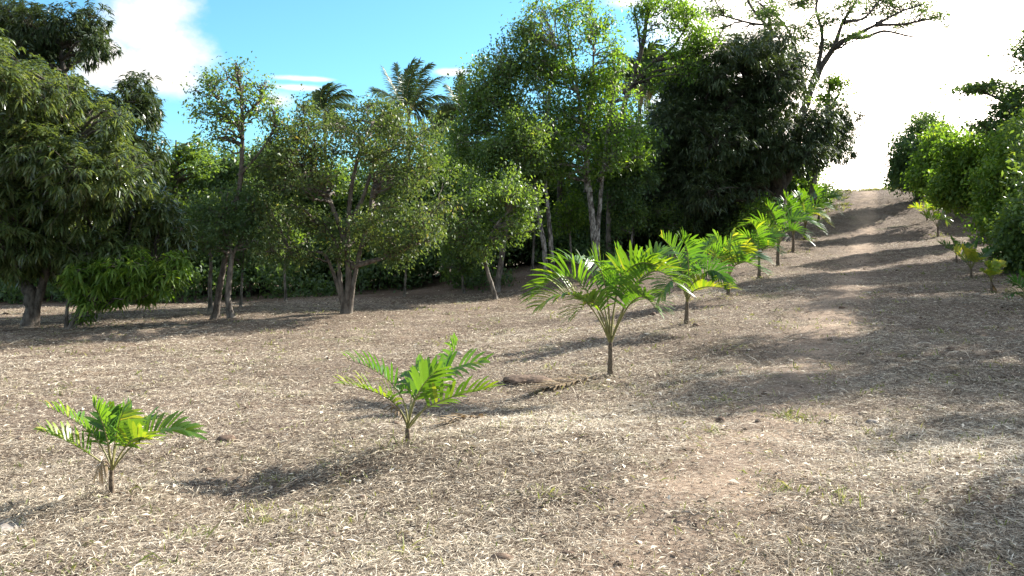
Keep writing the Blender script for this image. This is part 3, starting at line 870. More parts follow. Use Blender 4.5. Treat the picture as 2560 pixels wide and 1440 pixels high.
# ---- trees beyond the clearing
def bg_tree(name, label, px, ytop, D, w, seed, mat='dark', leaf='broad', group=None, ybot=640, L=.18, dens=4.2, gap=.0, bark='bark_dark', n=11):
    r = np.random.default_rng(seed)
    lobes = []
    for i in range(n):
        u = (i + .5) / n
        yy = ytop + (ybot - ytop) * (.12 + .8 * u)
        half = w * (.35 + .65 * math.sin(PI * min(1, .25 + .8 * u)))
        lobes.append((px + r.uniform(-1, 1) * half * .75, yy, w * r.uniform(.38, .55), w * r.uniform(.28, .42)))
    x, y, _ = U(px, 700, D)
    gy = HY - (Hs(x, y) - CAMZ) / D * F
    return px_tree(name, label, 'tree', D, [[(px, gy, w * .09), (px + r.uniform(-.1, .1) * w, (gy + ybot) / 2, w * .08), (px + r.uniform(-.2, .2) * w, (ytop + ybot) / 2, w * .06), (px, ytop + 20, w * .02)]],
                   lobes, seed, leaf=leaf, mat=mat, bark=bark, L=L, per=15, spread=.24, dens=dens, gap=gap, fill=.3, thick=.45)


bg_tree('layered_tree', 'tree with fresh green layered leaf tiers between sunlit mango and thin two stemmed tree', 440, 330, 36, 85, 201, 'green', 'flat', n=11, ybot=600)
G = 'trees of the dark wood beyond the clearing'
BG_GAP = -.05
bg_tree('forest_tree', 'brownish leaved forest tree low beside the sunlit mango, under the fresh green layered tree', 385, 370, 38, 90, 202, 'olive', group=G)
bg_tree('forest_tree', 'dark forest tree standing straight behind the thin two stemmed tree', 560, 370, 39, 110, 203, 'dark', group=G)
bg_tree('forest_tree', 'dark forest tree filling the gap left of the broad round crowned tree', 665, 330, 41, 105, 204, 'dark', group=G)
bg_tree('forest_tree', 'dark forest tree hidden behind the left half of the broad round crowned tree', 780, 400, 41, 110, 205, 'green', group=G, gap=.15)
bg_tree('forest_tree', 'dark forest tree hidden behind the right half of the broad round crowned tree', 960, 450, 41, 110, 206, 'green', group=G, gap=.15)
bg_tree('forest_tree', 'dark forest tree above the small leaning sapling, below the coconut fronds', 1110, 390, 41, 115, 207, 'green', group=G)
bg_tree('forest_tree', 'dark forest tree behind the two slim forked trunks', 1320, 430, 43, 115, 208, 'green', group=G, gap=.05)
bg_tree('forest_tree', 'dark forest tree seen between the white spotted trunk and the dark mango', 1560, 420, 46, 110, 209, 'green', group=G, gap=.1)
bg_tree('forest_tree', 'dark forest tree behind the left flank of the huge dark mango', 1660, 170, 50, 80, 210, 'green', group=G, ybot=560, gap=.2)
bg_tree('forest_tree', 'dark forest tree beneath the shaded lower boughs of the sunlit mango', 300, 520, 40, 110, 211, 'dark', group=G, ybot=680)
bg_tree('forest_tree', 'dark forest tree at the picture edge behind the thick forked trunk', 20, 480, 40, 130, 212, 'dark', group=G, ybot=680)
bg_tree('forest_tree', 'dark forest tree just left of the picture behind the sunlit mango', -200, 350, 40, 150, 213, 'dark', group=G, ybot=680)


for i_, (px_, top_, D_, w_, m_, lab_) in enumerate([
        (470, 470, 37, 80, 'green', 'green forest tree low between the sunlit mango and the pale sunlit stem'),
        (620, 500, 38, 80, 'green', 'green forest tree low between the thin two stemmed tree and the round crowned tree'),
        (1030, 560, 37, 80, 'dark', 'dark low forest tree under the right skirts of the broad round crowned tree'),
        (1180, 330, 47, 80, 'green', 'green forest tree below the coconut fronds and behind the slim trunks'),
        (1400, 500, 42, 85, 'green', 'green low forest tree between the slim forked trunks and the white spotted trunk'),
        (1620, 480, 44, 90, 'dark', 'dark low forest tree under the left skirts of the huge dark mango'),
        (1760, 560, 46, 90, 'dark', 'dark low forest tree below the middle of the huge dark mango'),
        (880, 560, 38, 90, 'dark', 'dark low forest tree directly behind the forked trunk of the round crowned tree')]):
    bg_tree('forest_tree', lab_, px_, top_, D_, w_, 230 + i_, m_, group=G, ybot=680)


for i_, (px_, yt_, D_, m_, lab_) in enumerate([
        (601, 640, 30, 'dark', 'thin straight sapling stem just right of the pale sunlit crooked stem'),
        (715, 600, 33, 'green', 'slim sapling in the shade left of the round crowned tree'),
        (1010, 640, 33, 'dark', 'slim sapling in the shade right of the round crowned tree trunk'),
        (1160, 660, 33.5, 'green', 'slender sapling left of the slanting pale stem'),
        (1330, 560, 36, 'green', 'slender sapling just left of the two slim forked trunks'),
        (1430, 560, 37, 'bright', 'light green sapling catching sun between forked trunks and spotted trunk'),
        (1575, 560, 38, 'green', 'slender sapling right of the straight pale trunk'),
        (1680, 570, 40, 'green', 'slender sapling under the left boughs of the dark mango')]):
    x_, y_, _ = U(px_, 700, D_)
    gy_ = HY - (Hs(x_, y_) - CAMZ) / D_ * F
    px_tree('sapling', lab_, 'tree', D_, [[(px_, gy_, 3.2), (px_ + 4 * (-1) ** i_, (gy_ + yt_) / 2, 2.8), (px_ + 8 * (-1) ** i_, yt_ - 30, 1.4)]],
            [(px_ - 22, yt_, 30, 22), (px_ + 24, yt_ - 12, 32, 22), (px_ + 2, yt_ - 42, 32, 24), (px_ - 30, yt_ - 40, 26, 18)], 260 + i_,
            leaf='broad', mat=m_, bark='bark_pale', L=.15, per=13, spread=.2, dens=6, gap=.0, thick=.5, group='saplings along the edge of the wood')


def build_undergrowth():
    r = np.random.default_rng(31)
    b = Buf()
    C, O = [], []
    for px in np.arange(-420, 1890, 15):
        for row in range(7):
            if r.uniform() < (.82, .6, .25, .1, .1, 0, 0)[row]:
                continue
            D = 35.5 + row * 1.8 + r.uniform(-.7, .7) + (2.5 if px > 1250 else 0) + (2 if px > 1600 else 0)
            q = px + r.uniform(-16, 16)
            x = (q - CX) / F * D
            g = Hs(x, D)
            h = min(1.0 + .85 * row, 4.6) * r.uniform(.6, 1.35) * (1 + .4 * math.sin(px * .021) * math.sin(px * .0083 + 1.3))
            rad = r.uniform(.4, 1.0)
            k = int(26 + 9 * row)
            u = nrm(r.normal(size=(k, 3)))
            lo = 0 if row in (0, 5, 6) else r.uniform(.2, .55)      # bare stems below the leaves, so the foot of the thicket lies in shade
            c = np.array([x, D, g]) + np.c_[u[:, 0] * rad, u[:, 1] * rad, h * (lo + (1 - lo) * r.uniform(0, 1, k) ** .7)]
            C.append(c); O.append(u)
            if lo:
                tube(b, [(x, D, g - .05), (x + r.normal(0, .15), D, g + h * .4), (x + r.normal(0, .3), D, g + h * .8)], [.028, .02, .008], 5, 1)
    C, O = np.concatenate(C), np.concatenate(O)
    put_leaves(b, C, O, 'broad', r, .19, 12, .24)
    o = link('undergrowth', b.mesh('undergrowth', [M['dark'], M['bark']]))
    tag(o, 'dark tangled undergrowth along the far edge of the clearing', 'undergrowth', kind='stuff')


build_undergrowth()


# trees standing beyond the right edge of the picture; their shade falls over the path
def off_tree(label, x, y, lobes, seed, tr=.22, L=.13):
    g = Hs(x, y)
    top = max(l[2] for l in lobes)
    build_tree('roadside_tree', label, 'tree', [[(x, y, g - .1, tr), (x + .1, y, g + top * .4, tr * .85), (x, y + .1, g + top * .75, tr * .5), (x, y, g + top, .05)]],
               [(x + l[0], y + l[1], g + l[2], l[3], l[4]) for l in lobes], seed, leaf='broad', mat='green', L=L, per=15, spread=.2, dens=4.5, gap=.1, doubles=False)


off_tree('broad leafy tree beyond the right picture edge whose shade falls across the near path', 16.4, 18.4,
         [(0, 0, 6.8, 1.5, 1.2), (-1.6, .6, 5.8, 1.4, 1), (1.6, .5, 6, 1.5, 1.1), (.4, 2, 5.8, 1.5, 1.1), (0, -1.8, 5.6, 1.4, 1), (1.6, -1.8, 5.2, 1.4, 1), (-1.5, 2.0, 5, 1.2, .9), (3, 1, 5, 1.4, 1)], 301)
off_tree('high tree beyond the right picture edge on the bank, shading the right palm row', 21.5, 27.0,
         [(0, 0, 6.5, 1.6, 1.3), (-1.4, .8, 5.4, 1.3, 1), (1.6, .5, 6, 1.5, 1.1), (.4, 1.8, 5.2, 1.5, 1.1), (.6, -1.8, 5.0, 1.4, 1), (-.6, -2.4, 4, 1.4, 1), (-.8, 2.6, 4, 1.4, 1)], 304)
for i_, (x_, y_, lab_) in enumerate([(14.6, 21.5, 'broad low bush beyond the right picture edge above the palm with drooping fronds'),
                                   (12.6, 17.5, 'broad low bush beyond the right picture edge nearest to the near path')]):
    off_tree(lab_, x_, y_, [(0, 0, 2.6, 1.1, .9), (-.9, .5, 2.2, 1, .8), (.9, .6, 2.9, 1.1, .9), (.3, -1, 2.3, 1.1, .9), (1.3, -.8, 3, 1, .9), (-.3, 1.5, 2.6, 1.1, .9)], 310 + i_, tr=.1)
off_tree('tall tree beyond the right picture edge shading the right side of the near ground', 15.2, 12.5,
         [(0, 0, 6.5, 1.5, 1.2), (-1.2, .8, 5.6, 1.2, .9), (1.6, .5, 6, 1.5, 1.1), (.4, 1.8, 5.6, 1.5, 1.1), (.6, -1.6, 5.4, 1.4, 1), (2.2, -1.2, 5.2, 1.4, 1), (-.2, -2.8, 4.6, 1.1, .8), (-1.2, -2.2, 5, 1, .8)], 302)
off_tree('smaller tree beyond the right picture edge shading the near corner of the ground', 10.5, 9.2,
         [(0, 0, 4.6, 1.2, .9), (-.9, -.5, 4.2, .9, .7), (1.3, .3, 4.3, 1.2, .9), (.4, -1.3, 4, 1.1, .8), (1.6, -1.3, 4, 1.1, .8)], 303)


# ------------------------------------------------------------------ coconut palms
def frond_geo(buf, pts, npairs, leafL, leafW, roll, r, pet=.3, r0=.02, droop=.35, a0=60, a1=18, lift=.25, nseg=14, tint=None, tlo=.35, thi=.65, mi=0, mr=1, miss=0.0, sprof=None):
    """pinnate leaf along a curved rachis (rows of points)"""
    t = np.linspace(0, 1, nseg + 1)[:, None]
    P = np.asarray(pts, float)
    if len(P) == 3:
        C = 2 * P[1] - .5 * (P[0] + P[2])
        X = (1 - t) ** 2 * P[0] + 2 * t * (1 - t) * C + t ** 2 * P[2]
    else:
        X = poly_smooth(np.c_[P, np.zeros(len(P))], nseg + 1)[:, :3]
    tube(buf, X, np.linspace(r0, r0 * .18, nseg + 1), 5, mr, .5)
    d = nrm(np.gradient(X, axis=0))
    hor = nrm(np.cross(d[nseg // 3], np.array([0, 0, 1.])))
    S = nrm(hor - (d * hor).sum(1, keepdims=True) * d)
    Nn = np.cross(S, d)
    cr, sr = math.cos(roll), math.sin(roll)
    S, Nn = S * cr + Nn * sr, Nn * cr - S * sr
    u = np.repeat(np.linspace(pet, .985, npairs), 2) + r.normal(0, .004, npairs * 2)
    u = np.clip(u, 0, 1)
    side = np.tile([1., -1.], npairs)
    if miss:
        k = r.uniform(size=len(u)) > miss
        u, side = u[k], side[k]
    idx = u * nseg
    i = np.minimum(idx.astype(int), nseg - 1); f = (idx - i)[:, None]

    def at(A): return A[i] * (1 - f) + A[i + 1] * f
    p, dd, ss, nn = at(X), nrm(at(d)), nrm(at(S)), nrm(at(Nn))
    q = np.maximum((u - pet) / (1 - pet), 0)
    ang = np.radians(a0 + (a1 - a0) * q ** 1.3 + r.normal(0, 4, len(u)))[:, None]
    D = nrm(dd * np.cos(ang) + (ss * side[:, None]) * np.sin(ang) + nn * (lift + r.normal(0, .06, (len(u), 1))))
    Ln = leafL * (.5 + .5 * np.sin(PI * np.clip(.16 + .78 * q, 0, 1)) ** .8) * (1 - .25 * q) * r.uniform(.9, 1.08, len(u))
    W = leafW * (.75 + .25 * np.sin(PI * q)) * r.uniform(.85, 1.1, len(u))
    Sd = nrm(np.cross(D, nn) + r.normal(0, .12, D.shape))
    base = r.uniform(tlo, thi) if tint is None else tint
    tt = np.clip(base + r.normal(0, .08, len(u)) + .14 * q ** 2 + (r.uniform(size=len(u)) < .03) * .3, 0, 1)
    Ln = Ln * np.where(r.uniform(size=len(u)) < .08, r.uniform(.45, .8, len(u)), 1)     # torn leaflets
    strips(buf, p, D, Sd, Ln, W, droop * r.uniform(.7, 1.3, len(u)), [(0, .45), (.2, .95), (.5, 1), (.8, .7), (1, .06)], tt, mi, .12, nn)


def coconut(label, px, py, D, seed, nf=17, reach=4.2, lean=0.0, droopy=1.0, wind=(0.35, 0.0), up=0.0):
    r = np.random.default_rng(seed)
    top = U(px, py, D)
    gx, gy = top[0] - lean, D + .5
    g = Hs(gx, gy)
    o = thing('coconut_palm', label, 'palm', (gx, gy, g), 'coconut palms behind the wood')
    b = Buf()
    tr = poly_smooth([(gx, gy, g - .2, .2), (gx + lean * .3, gy, g + (top[2] - g) * .35, .15), (gx + lean * .75, D + .2, g + (top[2] - g) * .75, .12), (*top, .13)], 16)
    tube(b, tr[:, :3], tr[:, 3], 9, rough=.04, r=r)
    link('trunk', b.mesh('trunk', [M['bark']], (gx, gy, g), True), o)
    for k in range(nf):
        az = k * 2.39996 + r.uniform(-.2, .2)
        el = R(84) - (k / nf) * R(84) * droopy + r.uniform(-.1, .1) + up
        Lf = reach * r.uniform(.85, 1.15)
        h = np.array([math.cos(az), math.sin(az), 0])
        m = top + (h * math.cos(el) + np.array([0, 0, math.sin(el)])) * Lf * .52
        e2 = el - R(40) - r.uniform(0, .3)
        tip = m + (h * math.cos(e2) + np.array([0, 0, math.sin(e2)])) * Lf * .5 + np.array([wind[0], wind[1], 0]) * Lf * .35
        fb = Buf()
        dead = k >= nf - 2
        frond_geo(fb, [top, m, tip], 60, 1.2, .085, r.normal(0, .5), r, pet=.12, r0=.05, droop=.5, lift=.1 if not dead else 0, nseg=14, tlo=.1, thi=.5, tint=.92 if dead else None)
        link('frond', fb.mesh('frond', [M['coco'], M['petiole']], (gx, gy, g)), o)
    return o


def coconut_shaped(label, px, py, D, seed, fr, lean=0.0, Lf=1.15):
    """a palm whose visible fronds follow the photo: fr = (mid px, mid py, tip px, tip py)"""
    r = np.random.default_rng(seed)
    top = U(px, py, D)
    gx, gy = top[0] - lean, D + .5
    g = Hs(gx, gy)
    o = thing('coconut_palm', label, 'palm', (gx, gy, g), 'coconut palms behind the wood')
    b = Buf()
    tr = poly_smooth([(gx, gy, g - .2, .2), (gx + lean * .3, gy, g + (top[2] - g) * .35, .15), (gx + lean * .75, D + .2, g + (top[2] - g) * .75, .12), (*top, .13)], 16)
    tube(b, tr[:, :3], tr[:, 3], 9, rough=.04, r=r)
    link('trunk', b.mesh('trunk', [M['bark']], (gx, gy, g), True), o)
    for n_, (a, c, e, f) in enumerate(fr):
        dd = r.uniform(-2.2, 2.2)
        fb = Buf()
        frond_geo(fb, [top, U(a, c, D + dd * .5), U(e, f, D + dd)], 62, Lf, .08, r.normal(0, .6), r, pet=.12, r0=.05, droop=.5, lift=.1, tint=r.uniform(.1, .55))
        link('frond', fb.mesh('frond', [M['coco'], M['petiole']], (gx, gy, g)), o)


coconut_shaped('tall coconut palm with a full crown of arching fronds against the blue sky', 1022, 282, 60, 401,
               [(1012, 210, 1034, 150), (1042, 205, 1078, 160), (985, 222, 958, 170), (1062, 222, 1104, 192), (1074, 245, 1118, 246), (962, 256, 905, 268), (1068, 276, 1108, 335),
                (1052, 300, 1084, 372), (980, 285, 940, 310), (1000, 212, 990, 160), (1040, 235, 1070, 196), (1020, 215, 1050, 152), (975, 240, 935, 222), (1060, 255, 1110, 285)])
coconut_shaped('coconut palm showing only the tips of wind swept fronds over the broad round crown', 812, 285, 66, 402,
               [(802, 240, 828, 208), (822, 235, 858, 212), (842, 245, 882, 240), (795, 252, 788, 232), (846, 262, 884, 268), (815, 240, 845, 210), (832, 240, 872, 224), (780, 270, 755, 268), (830, 290, 860, 310)], Lf=1.0)
coconut_shaped('coconut palm with fronds drooping left out of the light green tree on slim trunks', 1165, 300, 54, 403,
               [(1125, 262, 1092, 262), (1118, 300, 1090, 332), (1125, 330, 1100, 388), (1152, 240, 1152, 186), (1140, 345, 1118, 400), (1200, 262, 1236, 300), (1185, 240, 1215, 218), (1130, 275, 1096, 292), (1140, 250, 1118, 215), (1195, 300, 1225, 350)])
coconut('coconut palm half hidden between the white spotted trunk tree and the dark mango', 1600, 215, 55, 404, 16, 3.4)
coconut('coconut palm with browning fronds peeping over the shoulder of the dark mango', 1680, 215, 52, 405, 15, 2.8)
coconut('low coconut palm with a yellowing hanging frond in front of the slim forked trunks', 1400, 380, 40, 406, 10, 2.3)

# ------------------------------------------------------------------ young palms along the path
GL = 'young palms planted along the left of the path'
GR = 'young palms planted along the right of the path'


def young_palm(label, group, base, D, top, fronds, seed, stem_r, leafL, leafW, np_=20, dead=None, tl=(.35, .6), pet=.3):
    """base, top: photo pixels at depth D; fronds: (mid px,py,ddepth, tip px,py,ddepth[, roll[, tint]])"""
    r = np.random.default_rng(seed)
    B = U(base[0], base[1], D)
    B[2] = Hs(B[0], B[1])
    T = U(top[0], top[1], D)
    o = thing('young_palm', label, 'palm', B, group)
    b = Buf()
    st = poly_smooth([(B[0], B[1], B[2] - .06, stem_r * 1.35), (*(B * .6 + T * .4 + r.normal(0, .2, 3) * stem_r), stem_r * 1.05), (*T, stem_r * .75)], 14)
    st[:, 3] *= 1 + .08 * np.sin(np.arange(14) * 2.4)      # leaf scar rings
    tube(b, st[:, :3], st[:, 3], 10, rough=.05, r=r)
    link('stem', b.mesh('stem', [M['palm_stem']], B, True), o)
    for f in fronds:
        m = U(f[0], f[1], D + f[2]); t = U(f[3], f[4], D + f[5])
        roll = f[6] if len(f) > 6 else r.normal(0, .3)
        tint = f[7] if len(f) > 7 else r.uniform(*tl)
        tint = tint * .9 if tint < .88 else tint * .93
        fb = Buf()
        ln = np.linalg.norm(m - T) + np.linalg.norm(t - m)
        frond_geo(fb, [T - (T - B) * .12, m, t], np_, leafL, leafW, roll, r, pet=pet, r0=stem_r * .42, droop=.3, lift=.62, tint=tint, nseg=14, miss=.03)
        link('frond', fb.mesh('frond', [M['areca'], M['petiole']], B), o)
    for f in dead or []:
        m = U(f[0], f[1], D + f[2]); t = U(f[3], f[4], D + f[5])
        fb = Buf()
        frond_geo(fb, [T - (T - B) * .1, m, t], 9, leafL * .4, leafW * .4, .2, r, pet=.35, r0=stem_r * .25, droop=1.0, lift=-.2, tint=r.uniform(.2, .7), miss=.2)
        link('dead_frond', fb.mesh('dead_frond', [M['dead'], M['twig']], B), o)['label'] = 'withered brown frond hanging down'
    return o


young_palm('smallest young palm of the row, closest to the corner, with broad pleated leaf', GL, (280, 1240), 5.6, (279, 1170),
           [(228, 1085, .05, 118, 1018, .1, -.5, .62), (200, 1120, -.1, 108, 1080, -.2, .3, .75), (300, 1080, .1, 330, 1020, .35, .9, .30), (262, 1075, -.12, 232, 1015, -.15, 1.2, .6),
            (375, 1085, 0, 480, 1085, .1, -.5, .6), (345, 1075, .25, 400, 1050, .5, .4, .6), (290, 1090, -.1, 308, 1028, -.15, 1.2, .72), (325, 1105, -.12, 372, 1100, -.25, .5, .8), (270, 1090, .12, 282, 1030, .2, .3, .5)],
           501, .016, .23, .03, 14, pet=.36, dead=[(262, 1150, -.05, 243, 1178, -.1)])
young_palm('young palm with four spread fronds like a letter V, near centre of the foreground', GL, (1020, 1122), 7.0, (1018, 1070),
           [(985, 965, 0, 868, 898, .2, -.4, .3), (975, 1000, -.15, 858, 962, -.3, .4, .8), (1070, 955, .1, 1212, 905, .1, -.5, .45), (1100, 880 + 80, .2, 1145, 850, .5, .5, .5),
            (1085, 1010, -.15, 1232, 972, -.25, .5, .68), (1035, 965, .25, 1055, 915, .6, .8, .4), (1045, 985, -.15, 1090, 930, -.3, .7, .6)],
           502, .022, .31, .036, 14, pet=.4, dead=[(992, 1022, -.1, 940, 985, -.15)])
young_palm('largest young palm, tall stem with long arching glossy fronds, beside the dry fallen frond', GL, (1525, 945), 12.0, (1526, 850),
           [(1440, 700, 0, 1342, 738, .1, -.5, .55), (1450, 745, -.3, 1350, 765, -.6, .4, .8), (1480, 690, .3, 1390, 655, .8, -.3, .35), (1510, 700, -.3, 1470, 655, -.7, .8, .55),
            (1545, 700, .3, 1560, 640, .8, .9, .5), (1600, 690, 0, 1660, 640, .2, -.4, .5), (1610, 690, -.3, 1695, 720, -.5, .4, .65), (1585, 750, -.4, 1640, 775, -.9, .2, .5), (1560, 690, -.2, 1640, 665, -.6, .5, .72),
            (1490, 760, -.3, 1440, 790, -.7, -.2, .7)],
           503, .036, .56, .042, 24, pet=.34)
young_palm('upright young palm with silvery side frond standing right behind the largest young palm', GL, (1716, 808), 16.8, (1718, 750),
           [(1700, 660, 0, 1655, 595, .2, -.4, .55), (1690, 680, .3, 1625, 640, .8, .3, .4), (1735, 655, .2, 1790, 605, .5, .5, .5), (1765, 680, -.3, 1815, 700, -.6, -.9, .12), (1720, 640, -.2, 1700, 600, -.4, 1, .5),
            (1750, 720, -.4, 1825, 725, -.8, .3, .85), (1690, 700, -.3, 1650, 740, -.6, .3, .6), (1740, 670, .4, 1765, 620, 1.1, .2, .45)],
           504, .04, .58, .046, 24)
young_palm('yellowish young palm overlapping the upright silvery fronded one, fifth from the near end', GL, (1820, 740), 21.4, (1820, 700),
           [(1795, 640, 0, 1745, 615, .2, -.4, .5), (1850, 640, .2, 1910, 650, .4, -.6, .2), (1835, 640, -.2, 1870, 625, -.4, .6, .9), (1810, 640, .3, 1790, 590, .8, .8, .6), (1850, 655, -.4, 1905, 680, -.9, .3, .4),
            (1800, 650, -.3, 1770, 660, -.8, .3, .85), (1825, 630, -.2, 1830, 590, -.4, 1, .7)],
           505, .045, .6, .05, 22)
young_palm('slim dark young palm in the row, sixth counting from the near end', GL, (1898, 697), 27.0, (1898, 650),
           [(1880, 600, 0, 1835, 600, .2, -.4), (1915, 600, .2, 1950, 590, .4, -.6), (1895, 590, -.2, 1880, 560, -.4, .6), (1905, 595, .3, 1925, 560, .8, .8), (1915, 615, -.4, 1945, 630, -.9, .3), (1880, 615, -.3, 1855, 625, -.8, .3)],
           506, .05, .6, .06, 16)
young_palm('wide young palm with dark stem standing before the mango trunk, seventh from the near end', GL, (1945, 665), 32.0, (1946, 610),
           [(1915, 560, 0, 1862, 565, .2, -.4, .5), (1975, 550, .2, 2030, 560, .4, -.6, .3), (1935, 545, -.2, 1915, 515, -.4, .6, .5), (1960, 545, .3, 1985, 515, .8, .8, .45), (1975, 575, -.4, 2015, 600, -.9, .3, .4),
            (1925, 575, -.3, 1895, 590, -.8, .3, .75), (1955, 540, 0, 1960, 500, .1, 1, .4)],
           507, .06, .75, .06, 18)
young_palm('dense young palm, eighth of the row, close below the crest bushes', GL, (1982, 630), 37.4, (1983, 585),
           [(1960, 535, 0, 1915, 530, .2, -.4), (2010, 530, .2, 2055, 540, .4, -.6), (1975, 525, -.2, 1960, 490, -.4, .6), (2000, 525, .3, 2025, 495, .8, .8), (2010, 550, -.4, 2050, 575, -.9, .3), (1965, 550, -.3, 1935, 560, -.8, .3), (1990, 520, 0, 2000, 490, 0, 1)],
           508, .06, .8, .07, 16)
young_palm('bright green young palm with a yellow frond, ninth of the row', GL, (2013, 600), 43.5, (2014, 562),
           [(1990, 515, 0, 1960, 505, .2, -.4), (2035, 515, .2, 2070, 520, .4, -.6), (2005, 510, -.2, 1995, 480, -.4, .6), (2025, 510, .3, 2050, 490, .8, .8), (2035, 535, -.4, 2070, 560, -.9, .3, .95), (2000, 530, -.3, 1975, 540, -.8, .3)],
           509, .06, .85, .07, 15)
young_palm('young palm at the far upper end of the left row near the crest', GL, (2046, 560), 49.0, (2047, 530),
           [(2025, 495, 0, 2000, 490, .2, -.4), (2068, 492, .2, 2096, 500, .4, -.6), (2042, 490, -.2, 2032, 468, -.4, .6), (2058, 488, .3, 2080, 472, .8, .8), (2066, 512, -.4, 2092, 530, -.9, .3)],
           510, .06, .85, .08, 14)
# right side of the path
young_palm('small yellowish palm at the head of the right row, in the sun by the bank', GR, (2310, 520), 52.0, (2308, 510),
           [(2290, 482, 0, 2265, 478, .2, -.4, .9), (2320, 490, .2, 2348, 492, .4, -.6, .9), (2300, 480, -.2, 2292, 468, -.4, .6, .8), (2320, 478, .3, 2330, 472, .8, .8, .9)],
           511, .05, .7, .09, 12)
young_palm('thin pale palm in the right row half lost in the bank shade', GR, (2318, 556), 47.0, (2316, 540),
           [(2300, 522, 0, 2280, 520, .2, -.4, .9), (2332, 520, .2, 2352, 524, .4, -.6, .8), (2316, 515, -.2, 2310, 500, -.4, .6, .8)],
           512, .045, .6, .07, 11)
young_palm('yellow green palm with thin stem, third up from the tall fronded one on the right', GR, (2345, 595), 43.0, (2344, 565),
           [(2325, 545, 0, 2305, 535, .2, -.4, .8), (2360, 545, .2, 2362, 555, .4, -.6, .85), (2335, 540, -.2, 2330, 522, -.4, .6, .85), (2352, 540, .3, 2362, 530, .8, .8, .7)],
           513, .04, .5, .07, 12)
young_palm('sparse palm with pale tattered fronds in the shade of the right row', GR, (2392, 655), 29.0, (2391, 635),
           [(2375, 620, 0, 2348, 606, .2, -.4, .2), (2405, 618, .2, 2430, 615, .4, -.6, .3), (2385, 610, -.2, 2378, 598, -.4, .6, .4)],
           514, .03, .35, .05, 11)
young_palm('palm with glowing yellow middle fronds and two long thin side fronds, right row', GR, (2428, 698), 25.0, (2427, 670),
           [(2405, 640, 0, 2385, 622, .2, -.4, .95), (2455, 640, .2, 2484, 626, .4, -.3, .3), (2415, 640, -.2, 2405, 620, -.4, .6, 1), (2436, 640, .3, 2445, 605, .8, .8, .3), (2440, 650, -.4, 2450, 650, -.9, .3, .9), (2425, 640, -.2, 2425, 622, -.4, 1.2, .95)],
           515, .035, .42, .06, 13)
young_palm('little bright yellow palm with upright leaves standing in dark shade', GR, (2478, 728), 21.4, (2478, 700),
           [(2470, 672, 0, 2462, 658, .1, .9, .9), (2484, 672, .1, 2502, 656, .2, -.5, .95), (2478, 672, -.1, 2482, 655, -.2, 1.1, .9), (2490, 680, -.1, 2505, 668, -.3, .2, .9), (2468, 684, -.2, 2458, 680, -.3, .2, .85)],
           516, .03, .3, .06, 11, dead=[(2482, 712, 0, 2490, 722, .1)])
young_palm('palm with grey green drooping fronds cut by the right picture edge', GR, (2572, 790), 18.0, (2572, 760),
           [(2550, 715, 0, 2522, 708, .2, -.4, .3), (2545, 735, -.3, 2520, 742, -.5, .3, .25), (2590, 715, .2, 2630, 712, .4, -.6, .4), (2565, 710, -.2, 2552, 690, -.4, .6, .5), (2590, 735, -.2, 2625, 745, -.4, .6, .5)],
           517, .035, .38, .045, 15)

# ------------------------------------------------------------------ stones, fallen fronds, sticks
def stone(name, label, px, py, D, sx, sy, sz, seed, mat='stone'):
    r = np.random.default_rng(seed)
    c = U(px, py, D)
    g = Hs(c[0], c[1])
    nu, nv = 72, 36
    th = np.linspace(0, 2 * PI, nu, endpoint=False)
    ph = np.linspace(-.5 * PI, .5 * PI, nv)
    T, Pp = np.meshgrid(th, ph)
    u = np.stack([np.cos(T) * np.cos(Pp), np.sin(T) * np.cos(Pp), np.sin(Pp)], -1).reshape(-1, 3)
    k1, k2, k3 = WaveNoise(1.6, seed), WaveNoise(4, seed + 1), WaveNoise(10, seed + 2)
    rad = 1 + .2 * k1(u) + .12 * k2(u) + .06 * k3(u) + .03 * WaveNoise(26, seed + 3)(u)
    V = u * rad[:, None] * np.array([sx, sy, sz])
    V[:, 2] = np.where(V[:, 2] > sz * .75, sz * .75 + (V[:, 2] - sz * .75) * .4, V[:, 2])
    i = np.arange(nv - 1)[:, None] * nu
    j = np.arange(nu)[None]; k = (j + 1) % nu
    Fq = np.stack([i + j, i + k, i + nu + k, i + nu + j], -1).reshape(-1, 4)
    o = link(name, mesh_from(name, V, Fq, [M[mat]], smooth_faces=True), loc=(c[0], c[1], g + sz * .15))
    return tag(o, label, 'mound' if mat == 'soil' else 'stone')


stone('stone', 'pale flat stone half buried in the dry grass at the near picture corner', 12, 1318, 4.9, .12, .1, .035, 601)
stone('soil_mound', 'low dark mound of earth in the ditch left of the largest young palm', 1318, 935, 12.2, .36, .3, .10, 602, 'soil')
stone('stone', 'small brown stone lying in the shade on the path', 2180, 1040, 7.6, .06, .055, .04, 603)
stone('stone', 'little pale stone out in the sunny field beyond the V shaped palm', 1146, 830, 15.5, .09, .08, .06, 604)


def fallen(label, a, m, t, np_, lf, seed):
    r = np.random.default_rng(seed)
    P = []
    for q in (a, m, t):
        p = U(*q); p[2] = Hs(p[0], p[1]) + .035; P.append(p)
    b = Buf()
    frond_geo(b, P, np_, lf, .045, 0, r, pet=.12, r0=.016, droop=.25, lift=.4, tint=.8, miss=.1, a0=50)
    o = link('fallen_frond', b.mesh('fallen_frond', [M['dead'], M['twig']], P[0]), loc=P[0])
    return tag(o, label, 'fallen frond')


fallen('dry brown palm frond lying on the ground at the foot of the largest young palm', (1500, 945, 12.1), (1420, 955, 11.7), (1340, 960, 11.3), 30, .42, 611)
fallen('pale withered frond lying in the ditch right of the V shaped young palm', (1215, 1030, 8.9), (1160, 1045, 8.5), (1100, 1060, 8.2), 16, .24, 612)


